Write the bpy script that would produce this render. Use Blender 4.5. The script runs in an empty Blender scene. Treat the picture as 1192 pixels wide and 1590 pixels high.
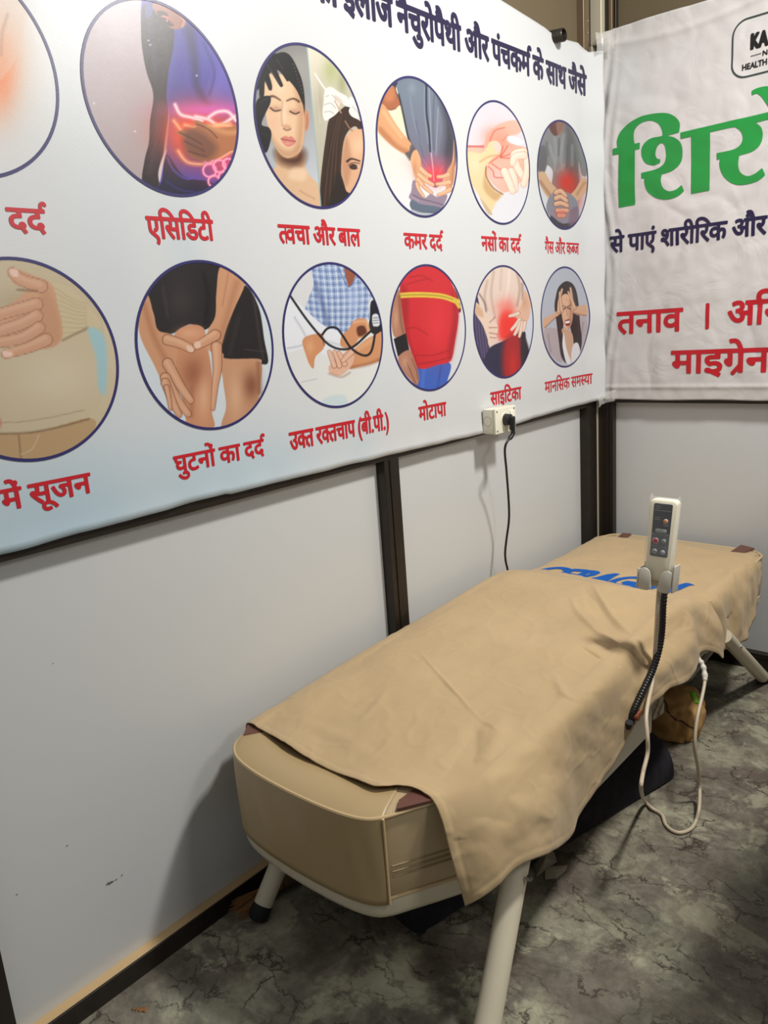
import bpy, bmesh, math, random
import numpy as np
from mathutils import Vector, Matrix, noise as mnoise

SC = bpy.context.scene
COL = SC.collection
random.seed(7)

# ------------------------------------------------------------------ camera
F_PX, YAW, PITCH, ROLL = 1199.45, 0.735038, 0.234850, -0.073281
CAM = np.array([1.508469, -3.093096, 1.45])

def cam_axes():
    cy, sy, cp, sp = math.cos(YAW), math.sin(YAW), math.cos(PITCH), math.sin(PITCH)
    d = np.array([-sy*cp, cy*cp, -sp]); r = np.array([cy, sy, 0.0]); u = np.cross(r, d)
    c, s = math.cos(ROLL), math.sin(ROLL)
    return c*r+s*u, -s*r+c*u, d
CR, CU, CD = cam_axes()
cd = bpy.data.cameras.new('camera'); cam = bpy.data.objects.new('camera', cd); COL.objects.link(cam)
cam.matrix_world = Matrix(((CR[0], CU[0], -CD[0], CAM[0]), (CR[1], CU[1], -CD[1], CAM[1]), (CR[2], CU[2], -CD[2], CAM[2]), (0, 0, 0, 1)))
cd.sensor_fit = 'VERTICAL'; cd.sensor_height = 24.0; cd.lens = 24.0*F_PX/1590.0
cd.clip_start = 0.02; SC.camera = cam

def hit(px, py, ax, val):
    """measured point: photo pixel read off on the plane axis=val"""
    v = CD+CR*(px-596.0)/F_PX-CU*(py-795.0)/F_PX
    t = (val-CAM[ax])/v[ax]
    return CAM+t*v
def proj(P):
    q = P-CAM; z = q@CD
    return 596+F_PX*(q@CR)/z, 795-F_PX*(q@CU)/z

# ------------------------------------------------------------------ world, lamps, exposure
SC.view_settings.view_transform = 'Standard'; SC.view_settings.look = 'None'
SC.view_settings.gamma = 1.0; SC.view_settings.use_curve_mapping = False
SC.view_settings.exposure = 0.0
w = bpy.data.worlds.new('world'); SC.world = w; w.use_nodes = True
w.node_tree.nodes['Background'].inputs[0].default_value = (0.92, 0.96, 1.0, 1)
w.node_tree.nodes['Background'].inputs[1].default_value = 0.17
def area(name, loc, target, size, sizey, power, col):
    l = bpy.data.lights.new(name, 'AREA'); l.shape = 'RECTANGLE'; l.size = size; l.size_y = sizey
    l.energy = power; l.color = col
    o = bpy.data.objects.new(name, l); COL.objects.link(o); o.location = loc
    o.rotation_euler = (Vector(target)-Vector(loc)).to_track_quat('-Z', 'Y').to_euler()
    return o
area('ceiling_lamp_light', (1.60, -0.98, 3.20), (0.6, -1.4, 0.5), 0.27, 0.27, 80, (1.0, 0.98, 0.935))
area('side_lamp_light', (2.60, -1.70, 2.30), (0.3, -1.4, 0.9), 0.45, 0.45, 14, (1.0, 0.98, 0.935))
area('added_fill_light', (1.2, -3.9, 2.9), (0.4, -1.6, 0.8), 1.2, 0.8, 4, (1.0, 0.97, 0.92))  # weak fill added from behind the camera, no real lamp there

# ------------------------------------------------------------------ helpers
def lin(c):
    c = np.asarray(c, float)/255.0
    return np.where(c <= 0.04045, c/12.92, ((c+0.055)/1.055)**2.4)
def rgba(c): return tuple(lin(c))+(1.0,)

def mat(name, col=(200, 200, 200), rough=0.5, metal=0.0, spec=0.5, vcol=None, bump=None, var=None, coat=0.0, trans=0.0, sheen=0.0):
    """principled material; bump = list of (kind, scale(3), strength, distance); var = (scale, amount)"""
    m = bpy.data.materials.new(name); m.use_nodes = True
    nt = m.node_tree; N = nt.nodes; L = nt.links; b = N['Principled BSDF']
    b.inputs['Base Color'].default_value = rgba(col); b.inputs['Roughness'].default_value = rough
    b.inputs['Metallic'].default_value = metal; b.inputs['Specular IOR Level'].default_value = spec
    b.inputs['Coat Weight'].default_value = coat; b.inputs['Transmission Weight'].default_value = trans
    b.inputs['Sheen Weight'].default_value = sheen
    tc = N.new('ShaderNodeTexCoord')
    src = None
    if vcol:
        a = N.new('ShaderNodeAttribute'); a.attribute_name = vcol; src = a.outputs['Color']
    if var:
        n = N.new('ShaderNodeTexNoise'); n.inputs['Scale'].default_value = var[0]; n.inputs['Detail'].default_value = 5
        L.new(tc.outputs['Object'], n.inputs['Vector'])
        r = N.new('ShaderNodeMapRange'); r.inputs['From Min'].default_value = .3; r.inputs['From Max'].default_value = .7
        r.inputs['To Min'].default_value = 1-var[1]; r.inputs['To Max'].default_value = 1+var[1]
        L.new(n.outputs['Fac'], r.inputs['Value'])
        x = N.new('ShaderNodeVectorMath'); x.operation = 'SCALE'
        if src: L.new(src, x.inputs[0])
        else: x.inputs[0].default_value = rgba(col)[:3]
        L.new(r.outputs['Result'], x.inputs['Scale']); src = x.outputs['Vector']
    if src: L.new(src, b.inputs['Base Color'])
    prev = None
    for kind, sc, st, dist in (bump or []):
        mp = N.new('ShaderNodeMapping'); mp.inputs['Scale'].default_value = sc; L.new(tc.outputs['Object'], mp.inputs['Vector'])
        if kind == 'noise':
            t = N.new('ShaderNodeTexNoise'); t.inputs['Scale'].default_value = 1; t.inputs['Detail'].default_value = 4; o = t.outputs['Fac']
        elif kind == 'warp':
            t = N.new('ShaderNodeTexNoise'); t.inputs['Scale'].default_value = 1; t.inputs['Detail'].default_value = 3; t.inputs['Distortion'].default_value = .9; o = t.outputs['Fac']
        elif kind == 'wave':
            t = N.new('ShaderNodeTexWave'); t.bands_direction = 'Z'; t.inputs['Scale'].default_value = 1; o = t.outputs['Fac']
        elif kind == 'vor':
            t = N.new('ShaderNodeTexVoronoi'); t.inputs['Scale'].default_value = 1; o = t.outputs['Distance']
        L.new(mp.outputs['Vector'], t.inputs['Vector'])
        bp = N.new('ShaderNodeBump'); bp.inputs['Strength'].default_value = st; bp.inputs['Distance'].default_value = dist
        L.new(o, bp.inputs['Height'])
        if prev: L.new(prev.outputs['Normal'], bp.inputs['Normal'])
        prev = bp
    if prev: L.new(prev.outputs['Normal'], b.inputs['Normal'])
    return m

def meshobj(name, verts, faces, m, parent=None, smooth=True, cols=None):
    me = bpy.data.meshes.new(name)
    me.from_pydata([tuple(map(float, v)) for v in verts], [], [tuple(map(int, f)) for f in faces])
    if m: me.materials.append(m)
    if smooth: me.polygons.foreach_set('use_smooth', [True]*len(me.polygons))
    if cols is not None:
        at = me.color_attributes.new('paint', 'FLOAT_COLOR', 'POINT')
        c = np.ones((len(verts), 4)); c[:, :3] = cols; at.data.foreach_set('color', c.ravel())
    me.update()
    o = bpy.data.objects.new(name, me); COL.objects.link(o)
    if parent: o.parent = parent
    return o

class MB:
    """collects shapes into one mesh"""
    def __init__(s): s.v = []; s.f = []
    def add(s, vs, fs):
        n = len(s.v); s.v += [tuple(map(float, v)) for v in vs]; s.f += [tuple(i+n for i in f) for f in fs]; return s
    def box(s, a, b, bev=0.0, M=None):
        bm = bmesh.new(); bmesh.ops.create_cube(bm, size=1)
        for v in bm.verts: v.co = Vector([a[i]+(v.co[i]+.5)*(b[i]-a[i]) for i in range(3)])
        if bev: bmesh.ops.bevel(bm, geom=bm.edges[:], offset=bev, segments=3, profile=.6, affect='EDGES')
        return s.bm(bm, M)
    def bm(s, bm, M=None):
        bm.verts.index_update()
        s.add([(M @ v.co if M else v.co) for v in bm.verts], [[v.index for v in f.verts] for f in bm.faces]); bm.free(); return s
    def tube(s, pts, r, n=12, cap=True, rfun=None):
        P = [Vector(p) for p in pts]; R = r if isinstance(r, (list, tuple)) else [r]*len(P)
        vs = []; up = None
        for i, p in enumerate(P):
            t = (P[min(i+1, len(P)-1)]-P[max(i-1, 0)]).normalized()
            if up is None: up = t.orthogonal().normalized()
            up = (up-t*up.dot(t)).normalized(); sd = t.cross(up)
            vs += [p+(up*math.cos(2*math.pi*k/n)+sd*math.sin(2*math.pi*k/n))*R[i] for k in range(n)]
        fs = [(i*n+k, i*n+(k+1) % n, (i+1)*n+(k+1) % n, (i+1)*n+k) for i in range(len(P)-1) for k in range(n)]
        if cap: fs += [tuple(range(n-1, -1, -1)), tuple(range((len(P)-1)*n, len(P)*n))]
        return s.add(vs, fs)
    def prism(s, poly, h0, h1, fn):
        """poly 2D; fn(u,v,h)->3D"""
        n = len(poly)
        vs = [fn(u, v, h0) for u, v in poly]+[fn(u, v, h1) for u, v in poly]
        fs = [(i, (i+1) % n, n+(i+1) % n, n+i) for i in range(n)]+[tuple(range(n-1, -1, -1)), tuple(range(n, 2*n))]
        return s.add(vs, fs)
    def build(s, name, m, parent=None, smooth=False, auto=True):
        o = meshobj(name, s.v, s.f, m, parent, smooth)
        bm = bmesh.new(); bm.from_mesh(o.data); bmesh.ops.recalc_face_normals(bm, faces=bm.faces); bm.to_mesh(o.data); bm.free()
        if smooth and auto:
            try: o.data.set_sharp_from_angle(angle=math.radians(40))
            except Exception: pass
        return o

def catmull(pts, per=8, closed=False):
    P = [np.array(p, float) for p in pts]; n = len(P); out = []
    rng = range(n if closed else n-1)
    for i in rng:
        if closed: a, b, c, d = P[(i-1) % n], P[i], P[(i+1) % n], P[(i+2) % n]
        else: a, b, c, d = P[max(i-1, 0)], P[i], P[i+1], P[min(i+2, n-1)]
        for k in range(per):
            t = k/per
            out.append(.5*((2*b)+(-a+c)*t+(2*a-5*b+4*c-d)*t*t+(-a+3*b-3*c+d)*t**3))
    if not closed: out.append(P[-1])
    return np.array(out)

def tag(o, label=None, cat=None, group=None, kind=None):
    if label: o['label'] = label
    if cat: o['category'] = cat
    if group: o['group'] = group
    if kind: o['kind'] = kind
    return o
def empty(name, loc, label, cat, group=None):
    o = bpy.data.objects.new(name, None); COL.objects.link(o); o.location = loc; o.empty_display_size = .05
    # parts are written in world coordinates: undo the base offset through the parent inverse
    return tag(o, label, cat, group)
def adopt(root):
    bpy.context.view_layer.update()
    inv = Matrix.Translation(root.location).inverted()
    for c in root.children: c.matrix_parent_inverse = inv

def smart(pts, per=5, closed=True):
    """closed outline: curved through gentle vertices, kept sharp at corners"""
    P = [np.array(p, float) for p in pts]; n = len(P)
    def turn(i):
        a = P[i]-P[i-1]; b = P[(i+1) % n]-P[i]
        return abs(math.atan2(a[0]*b[1]-a[1]*b[0], a@b))
    cor = [i for i in range(n) if turn(i) > math.radians(52)]
    if not cor: return catmull(pts, per, True)
    out = []
    for k, i in enumerate(cor):
        j = cor[(k+1) % len(cor)]
        run = [P[(i+q) % n] for q in range(((j-i-1) % n)+2)]
        out += list(catmull(run, per)[:-1]) if len(run) > 2 else [run[0]]
    return np.array(out)

# signed distance of points to closed polygons (even-odd), numpy
def seg_dist(X, Y, P, Q):
    d = np.full(X.shape, 1e9)
    for (ax, ay), (bx, by) in zip(P, Q):
        ex, ey = bx-ax, by-ay; l = ex*ex+ey*ey+1e-18
        t = np.clip(((X-ax)*ex+(Y-ay)*ey)/l, 0, 1)
        d = np.minimum(d, (X-ax-t*ex)**2+(Y-ay-t*ey)**2)
    return np.sqrt(d)
def inside(X, Y, polys, winding=True):
    wn = np.zeros(X.shape, int)
    for P in polys:
        Q = np.roll(P, -1, axis=0)
        for (ax, ay), (bx, by) in zip(P, Q):
            if ay == by: continue
            up = (ay <= Y) & (by > Y); dn = (ay > Y) & (by <= Y)
            s = (bx-ax)*(Y-ay)-(X-ax)*(by-ay)
            wn += (up & (s > 0)).astype(int)-(dn & (s < 0)).astype(int)
    return wn != 0 if winding else (wn % 2) != 0
def sdf(X, Y, polys):
    P = np.concatenate(polys); Q = np.concatenate([np.roll(p, -1, axis=0) for p in polys])
    d = seg_dist(X, Y, P, Q)
    return np.where(inside(X, Y, polys), -d, d)

def contour(xs, ys, S, name, m, fn, parent):
    """marching squares: region S<0 becomes a flat mesh; fn(u,v)->3D"""
    ny, nx = S.shape; V = []; Fc = []; vid = {}
    def vert(key, u, v):
        if key not in vid: vid[key] = len(V); V.append((u, v))
        return vid[key]
    In = S < 0
    for j in range(ny-1):
        i = 0
        while i < nx-1:
            c = (In[j, i], In[j, i+1], In[j+1, i+1], In[j+1, i])
            if not any(c): i += 1; continue
            if all(c):
                k = i
                while k < nx-1 and k-i < 5 and In[j, k] and In[j, k+1] and In[j+1, k] and In[j+1, k+1]: k += 1
                Fc.append([vert((i, j), xs[i], ys[j]), vert((k, j), xs[k], ys[j]), vert((k, j+1), xs[k], ys[j+1]), vert((i, j+1), xs[i], ys[j+1])])
                i = k; continue
            cs = [(i, j), (i+1, j), (i+1, j+1), (i, j+1)]; poly = []
            for a in range(4):
                p, q = cs[a], cs[(a+1) % 4]
                sp, sq = S[p[1], p[0]], S[q[1], q[0]]
                if sp < 0: poly.append(vert(p, xs[p[0]], ys[p[1]]))
                if (sp < 0) != (sq < 0):
                    t = sp/(sp-sq); key = (min(p, q), max(p, q))
                    poly.append(vert(key, xs[p[0]]+t*(xs[q[0]]-xs[p[0]]), ys[p[1]]+t*(ys[q[1]]-ys[p[1]])))
            if len(poly) > 2: Fc.append(poly)
            i += 1
    return meshobj(name, [fn(u, v) for u, v in V], Fc, m, parent, smooth=True)

# ---- lettering from Blender's own built-in font, condensed and emboldened through a distance field
_gl = {}
def glyph(s):
    if s in _gl: return _gl[s]
    def outl(t):
        c = bpy.data.curves.new('t', 'FONT'); c.body = t; c.size = 1
        o = bpy.data.objects.new('t', c); COL.objects.link(o)
        dg = bpy.context.evaluated_depsgraph_get(); e = o.evaluated_get(dg); k = e.to_curve(dg); out = []
        for sp in k.splines:
            B = sp.bezier_points; pl = []; n = len(B)
            for i in range(n):
                a, b = B[i], B[(i+1) % n]
                p0, p1, p2, p3 = [np.array(q[:2]) for q in (a.co, a.handle_right, b.handle_left, b.co)]
                st = abs((p1-p0)[0]*(p3-p0)[1]-(p1-p0)[1]*(p3-p0)[0])+abs((p2-p0)[0]*(p3-p0)[1]-(p2-p0)[1]*(p3-p0)[0]) < 1e-5
                for q in range(1 if st else 5):
                    t = q/5
                    pl.append((1-t)**3*p0+3*(1-t)**2*t*p1+3*(1-t)*t*t*p2+t**3*p3)
            out.append(np.array(pl))
        e.to_curve_clear(); bpy.data.objects.remove(o); bpy.data.curves.remove(c)
        return out
    a = outl(s)
    mx = lambda t: max(p[:, 0].max() for p in outl(t))
    dw = mx('।।')-mx('।')
    adv = mx(s+'।'*5)-mx('।')-4*dw
    _gl[s] = (a, adv); return _gl[s]

def lettering(name, tokens, u0, u1, zb, zt, fn, m, parent, bold=.04, unit=.622, res=30, shear=0.0, wave=None):
    """tokens: str | (str, clip_x) half form | '^' reph hook | '~' subjoined ra stroke; spans u0..u1, baseline zb, headline zt"""
    toks = []
    for t in tokens:
        if isinstance(t, tuple): toks.append(t)
        elif t in '^~': toks.append(t)
        else: toks += [(c, None) for c in t]
    pen = 0; items = []; last = (0, 0)
    for t in toks:
        if t == '^':
            items.append(('hook', pen)); continue
        if t == '~':
            items.append(('ra', pen)); continue
        s, cl = t
        if s == ' ': pen += .24; continue
        o, adv = glyph(s)
        if cl: adv = cl
        items.append((o, pen, cl)); pen += adv
    sx = (u1-u0)/pen; H = zt-zb; sy = H/unit
    # work in units of H
    k = sx/H; ky = 1/unit
    step = 1.0/res
    xs = np.arange(-.25, pen*k+.35, step); ys = np.arange(-.55, 1.6, step)
    X, Y = np.meshgrid(xs, ys); S = np.full(X.shape, 9.0)
    for it in items:
        if it[0] == 'hook' or it[0] == 'ra':
            x = it[1]*k
            if it[0] == 'hook': P = catmull([(x-.10, .96), (x-.13, 1.12), (x-.08, 1.27), (x+.05, 1.30), (x+.10, 1.24)], 6)
            else: P = np.array([(x-.23, .34), (x-.56, -.05)])
            d = seg_dist(X, Y, P[:-1], P[1:])-.05; S = np.minimum(S, d); continue
        o, px, cl = it
        if not o: continue
        Q = [np.stack([(p[:, 0]+px)*k, p[:, 1]*ky], 1) for p in o]
        lo = min(q[:, 0].min() for q in Q)-.15; hi = max(q[:, 0].max() for q in Q)+.15
        a, b = np.searchsorted(xs, [lo, hi])
        d = sdf(X[:, a:b], Y[:, a:b], Q)
        if cl: d = np.maximum(d, X[:, a:b]-(px+cl)*k)
        S[:, a:b] = np.minimum(S[:, a:b], d)
    S -= bold
    # follow to world
    g = lambda u, v: fn(u0+(u+shear*v)*H, zb+v*H)
    return contour(xs, ys, S, name, m, g, parent)
# ------------------------------------------------------------------ materials of the room
M_PANEL = mat('grey_laminate', (198, 199, 198), .32, var=(1.3, .02), bump=[('noise', (160, 160, 160), .04, .002)])
M_UPPER = mat('brown_tinted_panel', (104, 92, 72), .22, var=(2, .05))
M_BRONZE = mat('dark_bronze_aluminium', (44, 37, 31), .36, metal=.35, var=(30, .12))
M_STRIP = mat('pale_anodised_strip', (196, 188, 166), .35, metal=.2)
M_GOLD = mat('brushed_bronze_ledge', (212, 180, 132), .3, metal=.25, bump=[('noise', (400, 6, 400), .15, .001)])
M_BROWNPOST = mat('brown_post', (112, 94, 72), .35, metal=.3)

def floor_material():
    m = bpy.data.materials.new('marbled_vinyl_floor'); m.use_nodes = True
    nt = m.node_tree; N = nt.nodes; L = nt.links; b = N['Principled BSDF']
    tc = N.new('ShaderNodeTexCoord')
    def noise(scale, detail, dist=0.0, rough=.55, off=(0, 0, 0), sc=(1, 1, 1)):
        mp = N.new('ShaderNodeMapping'); mp.inputs['Location'].default_value = off; mp.inputs['Scale'].default_value = sc
        L.new(tc.outputs['Object'], mp.inputs['Vector'])
        n = N.new('ShaderNodeTexNoise'); n.inputs['Scale'].default_value = scale; n.inputs['Detail'].default_value = detail
        n.inputs['Distortion'].default_value = dist; n.inputs['Roughness'].default_value = rough
        L.new(mp.outputs['Vector'], n.inputs['Vector']); return n
    def ramp(src, stops):
        r = N.new('ShaderNodeValToRGB'); e = r.color_ramp.elements
        while len(e) < len(stops): e.new(.5)
        for q, (p, c) in zip(e, stops): q.position = p; q.color = rgba(c)
        L.new(src, r.inputs['Fac']); return r
    def mix(f, a, bb, mode='MIX', fac=None):
        x = N.new('ShaderNodeMix'); x.data_type = 'RGBA'; x.blend_type = mode
        if f is not None: L.new(f, x.inputs['Factor'])
        else: x.inputs['Factor'].default_value = fac
        L.new(a, x.inputs['A']); L.new(bb, x.inputs['B']); return x.outputs['Result']
    big = noise(5.2, 10, .45, .68)
    base = ramp(big.outputs['Fac'], [(.38, (110, 100, 90)), (.47, (132, 124, 111)), (.53, (150, 144, 127)), (.59, (180, 176, 152))])
    hue = noise(2.6, 4, .6, .6, (3, 1, 0))
    tint = ramp(hue.outputs['Fac'], [(.38, (112, 98, 90)), (.5, (124, 120, 106)), (.64, (96, 112, 92))])
    c = mix(None, base.outputs['Color'], tint.outputs['Color'], 'MIX', .30)
    fine = noise(26, 8, .5, .72)
    fr = ramp(fine.outputs['Fac'], [(.3, (165, 165, 165)), (.5, (215, 215, 215)), (.7, (255, 255, 255))])
    c = mix(None, c, fr.outputs['Color'], 'MULTIPLY', .75)
    pat = noise(3.6, 10, .3, .68, (7, 3, 0))
    pr = N.new('ShaderNodeMapRange'); pr.inputs['From Min'].default_value = .545; pr.inputs['From Max'].default_value = .585; pr.inputs['To Max'].default_value = .5
    L.new(pat.outputs['Fac'], pr.inputs['Value'])
    cream = N.new('ShaderNodeRGB'); cream.outputs[0].default_value = rgba((186, 184, 156))
    c = mix(pr.outputs['Result'], c, cream.outputs[0])
    # veins: thin lines where a warped voronoi cell boundary runs, broken up by a mask
    def veins(scale, warp, width, off):
        wn = noise(5.5, 6, 0, .65, off)
        sub = N.new('ShaderNodeVectorMath'); sub.operation = 'SUBTRACT'; sub.inputs[1].default_value = (.5, .5, .5)
        L.new(wn.outputs['Color'], sub.inputs[0])
        scl = N.new('ShaderNodeVectorMath'); scl.operation = 'SCALE'; scl.inputs['Scale'].default_value = warp
        L.new(sub.outputs['Vector'], scl.inputs[0])
        ad = N.new('ShaderNodeVectorMath'); ad.operation = 'ADD'; L.new(tc.outputs['Object'], ad.inputs[0]); L.new(scl.outputs['Vector'], ad.inputs[1])
        mp = N.new('ShaderNodeMapping'); mp.inputs['Rotation'].default_value = (0, 0, .6); mp.inputs['Scale'].default_value = (1, 1.9, 1)
        L.new(ad.outputs['Vector'], mp.inputs['Vector'])
        v = N.new('ShaderNodeTexVoronoi'); v.feature = 'DISTANCE_TO_EDGE'; v.inputs['Scale'].default_value = scale
        L.new(mp.outputs['Vector'], v.inputs['Vector'])
        r = N.new('ShaderNodeMapRange'); r.inputs['From Min'].default_value = 0; r.inputs['From Max'].default_value = width
        r.inputs['To Min'].default_value = 1; r.inputs['To Max'].default_value = 0
        L.new(v.outputs['Distance'], r.inputs['Value'])
        mk = noise(6.5, 3, 0, .5, (off[0]+5, 2, 0))
        k = N.new('ShaderNodeMapRange'); k.inputs['From Min'].default_value = .47; k.inputs['From Max'].default_value = .6
        L.new(mk.outputs['Fac'], k.inputs['Value'])
        mu = N.new('ShaderNodeMath'); mu.operation = 'MULTIPLY'; L.new(r.outputs['Result'], mu.inputs[0]); L.new(k.outputs['Result'], mu.inputs[1])
        return mu.outputs['Value']
    dark = N.new('ShaderNodeRGB'); dark.outputs[0].default_value = rgba((58, 50, 42))
    c = mix(veins(5.0, .30, .045, (0, 0, 0)), c, dark.outputs[0])
    c = mix(veins(9.0, .16, .045, (9, 4, 0)), c, dark.outputs[0])
    soft = veins(3.0, .5, .22, (4, 7, 0))
    h = N.new('ShaderNodeMath'); h.operation = 'MULTIPLY'; h.inputs[1].default_value = .4; L.new(soft, h.inputs[0])
    brown = N.new('ShaderNodeRGB'); brown.outputs[0].default_value = rgba((90, 76, 66))
    c = mix(h.outputs[0], c, brown.outputs[0])
    L.new(c, b.inputs['Base Color']); b.inputs['Roughness'].default_value = .42; b.inputs['Specular IOR Level'].default_value = .35
    bp = N.new('ShaderNodeBump'); bp.inputs['Strength'].default_value = .12; bp.inputs['Distance'].default_value = .004
    L.new(fine.outputs['Fac'], bp.inputs['Height']); L.new(bp.outputs['Normal'], b.inputs['Normal'])
    return m

# ------------------------------------------------------------------ the room
def struct(o): o['kind'] = 'structure'; return o
struct(MB().box((-.12, -4.6, -.03), (3.6, .12, 0)).build('floor', floor_material()))
RW = -.035
wl = struct(MB().box((-.10, -4.6, 0), (RW, .0, 1.10)).build('wall_left', M_PANEL))
up = struct(MB().box((-.10, -4.6, 1.10), (RW, 0, 3.0)).build('upper_panel', M_UPPER, wl))
wb = struct(MB().box((RW, .035, 0), (3.6, .10, 1.10)).build('wall_back', M_PANEL))
struct(MB().box((RW, .035, 1.10), (3.6, .10, 3.0)).build('upper_panel', M_UPPER, wb))
struct(MB().box((1.188, -1.690, 0), (1.222, -.25, 1.10)).build('added_shadow_wall', M_PANEL))  # unseen low wall, added to cast the floor shadow at lower right
# scuffs on the left panel
sc = MB()
for px, py, r in [(167, 1372, .003), (171, 1371, .0035), (175, 1369, .002), (180, 1366, .002), (189, 1359, .0018), (104, 1313, .0016), (26, 1389, .0014), (82, 1030, .001)]:
    P = hit(px, py, 0, RW); n = 7
    q = [(RW+.0006, P[1]+r*1.5*math.cos(6.283*k/n)*(1+.3*random.random()), P[2]+.8*r*math.sin(6.283*k/n)+.5*r*math.cos(6.283*k/n)) for k in range(n)]
    sc.add(q, [tuple(range(n))])
sc.build('scuff_mark', mat('scuff', (96, 94, 90), .6), wl)

def trim(n, parts, m): 
    b = MB()
    for a, c in parts: b.box(a, c, .0015)
    return struct(b.build('trim_%d' % n, m))
trim(1, [((RW, -4.6, 1.063), (0, -.12, 1.115))], M_BRONZE)             # rail under the banner, left wall
trim(2, [((.057, 0, 1.07), (3.6, .035, 1.12))], M_BRONZE)              # rail, back wall
trim(3, [((RW, -1.408, .075), (0, -1.341, 1.0632)), ((0, -1.386, .075), (.003, -1.362, 1.0632))], M_BRONZE)   # mullion
trim(4, [((RW, -2.745, .075), (0, -2.672, 1.0632))], M_BRONZE)
trim(5, [((RW, -.118, 0), (0, -.0325, 2.40))], M_BRONZE)                # corner post, left wall side
trim(6, [((-.0085, 0, 0), (.037, .035, 2.44)), ((.038, .002, 0), (.057, .035, 2.44))], M_BRONZE)
trim(7, [((RW, -.0320, 0), (-.0088, .034, 2.44))], M_STRIP)              # pale strip in the corner gap
t8 = trim(8, [((RW, -.10, 2.4005), (-.008, -.055, 3.0))], M_BROWNPOST)
for z in (2.478, 2.518):
    MB().tube([(-.008, -.066, z), (-.0065, -.066, z)], .0022, 8).build('screw', M_STRIP, t8)
trim(9, [((RW, -.052, 2.4405), (-.014, -.03, 3.0))], M_BRONZE)
trim(10, [((-.030, -.029, 2.4405), (.028, .030, 3.0))], M_STRIP)
trim(11, [((.030, 0, 2.4405), (.045, .035, 3.0)), ((.058, .012, 2.4405), (.068, .035, 3.0))], M_BRONZE)
trim(12, [((.0455, -.002, 2.4405), (.0575, .035, 3.0))], M_BROWNPOST)
# skirting profiles: dark face with a brushed ledge on top
bl = struct(MB().box((RW, -4.6, 0), (0, -.118, .040), .001).build('baseboard_left', M_BRONZE))
MB().box((RW, -4.6, .040), (-.004, -.118, .0465), .0008).build('ledge', M_GOLD, bl)
MB().box((-.0045, -4.6, .0405), (.001, -.118, .050), .0008).build('lip', M_BRONZE, bl)
bb_ = struct(MB().box((.057, 0, 0), (3.6, .035, .070), .001).build('baseboard_back', M_BRONZE))
MB().box((.057, -.002, .052), (3.6, .004, .058), .0008).build('lip', M_BRONZE, bb_)

# ------------------------------------------------------------------ banners
def bulge_left(y, z):
    a = .0022*mnoise.noise(Vector((y*2.2, z*1.6, 0)))+.0009*mnoise.noise(Vector((y*9, z*5, 3)))
    if y > -.16: a += .036*((y+.16)/.13)**2+.003*math.sin(z*23+1.5*math.sin(z*9))*((y+.16)/.16)
    e = max(0, 1-(z-1.085)/.05)
    a += e*e*(.004*mnoise.noise(Vector((y*14, 5, 1)))+.003)
    return .004+a
def bulge_back(x, z):
    v = Vector((x*5.5, z*5.5, 7)); q = mnoise.noise(v)
    a = .0042*abs(mnoise.noise(Vector((x*4+q, z*3.4, 1))))*2+.0028*abs(mnoise.noise(Vector((x*11+1.5*q, z*9, 4))))+.0016*mnoise.noise(Vector((x*24, z*20, 9)))
    e = max(0, 1-(z-1.10)/.07); a += .004*math.exp(-((z-1.135)/.008)**2)
    t = max(0, 1-x/.10)
    a += .008*t*t+.004*math.sin(x*150+4*math.sin(z*7))*t
    a += .004*math.exp(-((z-2.44+.03*math.sin(x*5))/.012)**2)
    return -(.004+a)
def onL(y, z, e=.0009): return (bulge_left(y, z)+e, y, z)
def onB(x, z, e=.0012): return (x, bulge_back(x, z)-e, z)

def L_top(y):   # upper edge sags between its fixings
    return float(np.interp(y, [-4.6, -1.5, -.70, -.41, -.33, -.26, -.17, -.10, -.045], [2.47, 2.47, 2.443, 2.42, 2.405, 2.412, 2.42, 2.40, 2.41]))
def L_bot(y):
    return float(np.interp(y, [-4.6, -2.5, -1.99, -1.98, -1.4, -.95, -.88, -.5, -.3, -.12, -.03], [1.078, 1.080, 1.088, 1.084, 1.079, 1.071, 1.071, 1.078, 1.082, 1.083, 1.087]))+.0012*math.sin(y*31)*math.sin(y*7)

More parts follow.
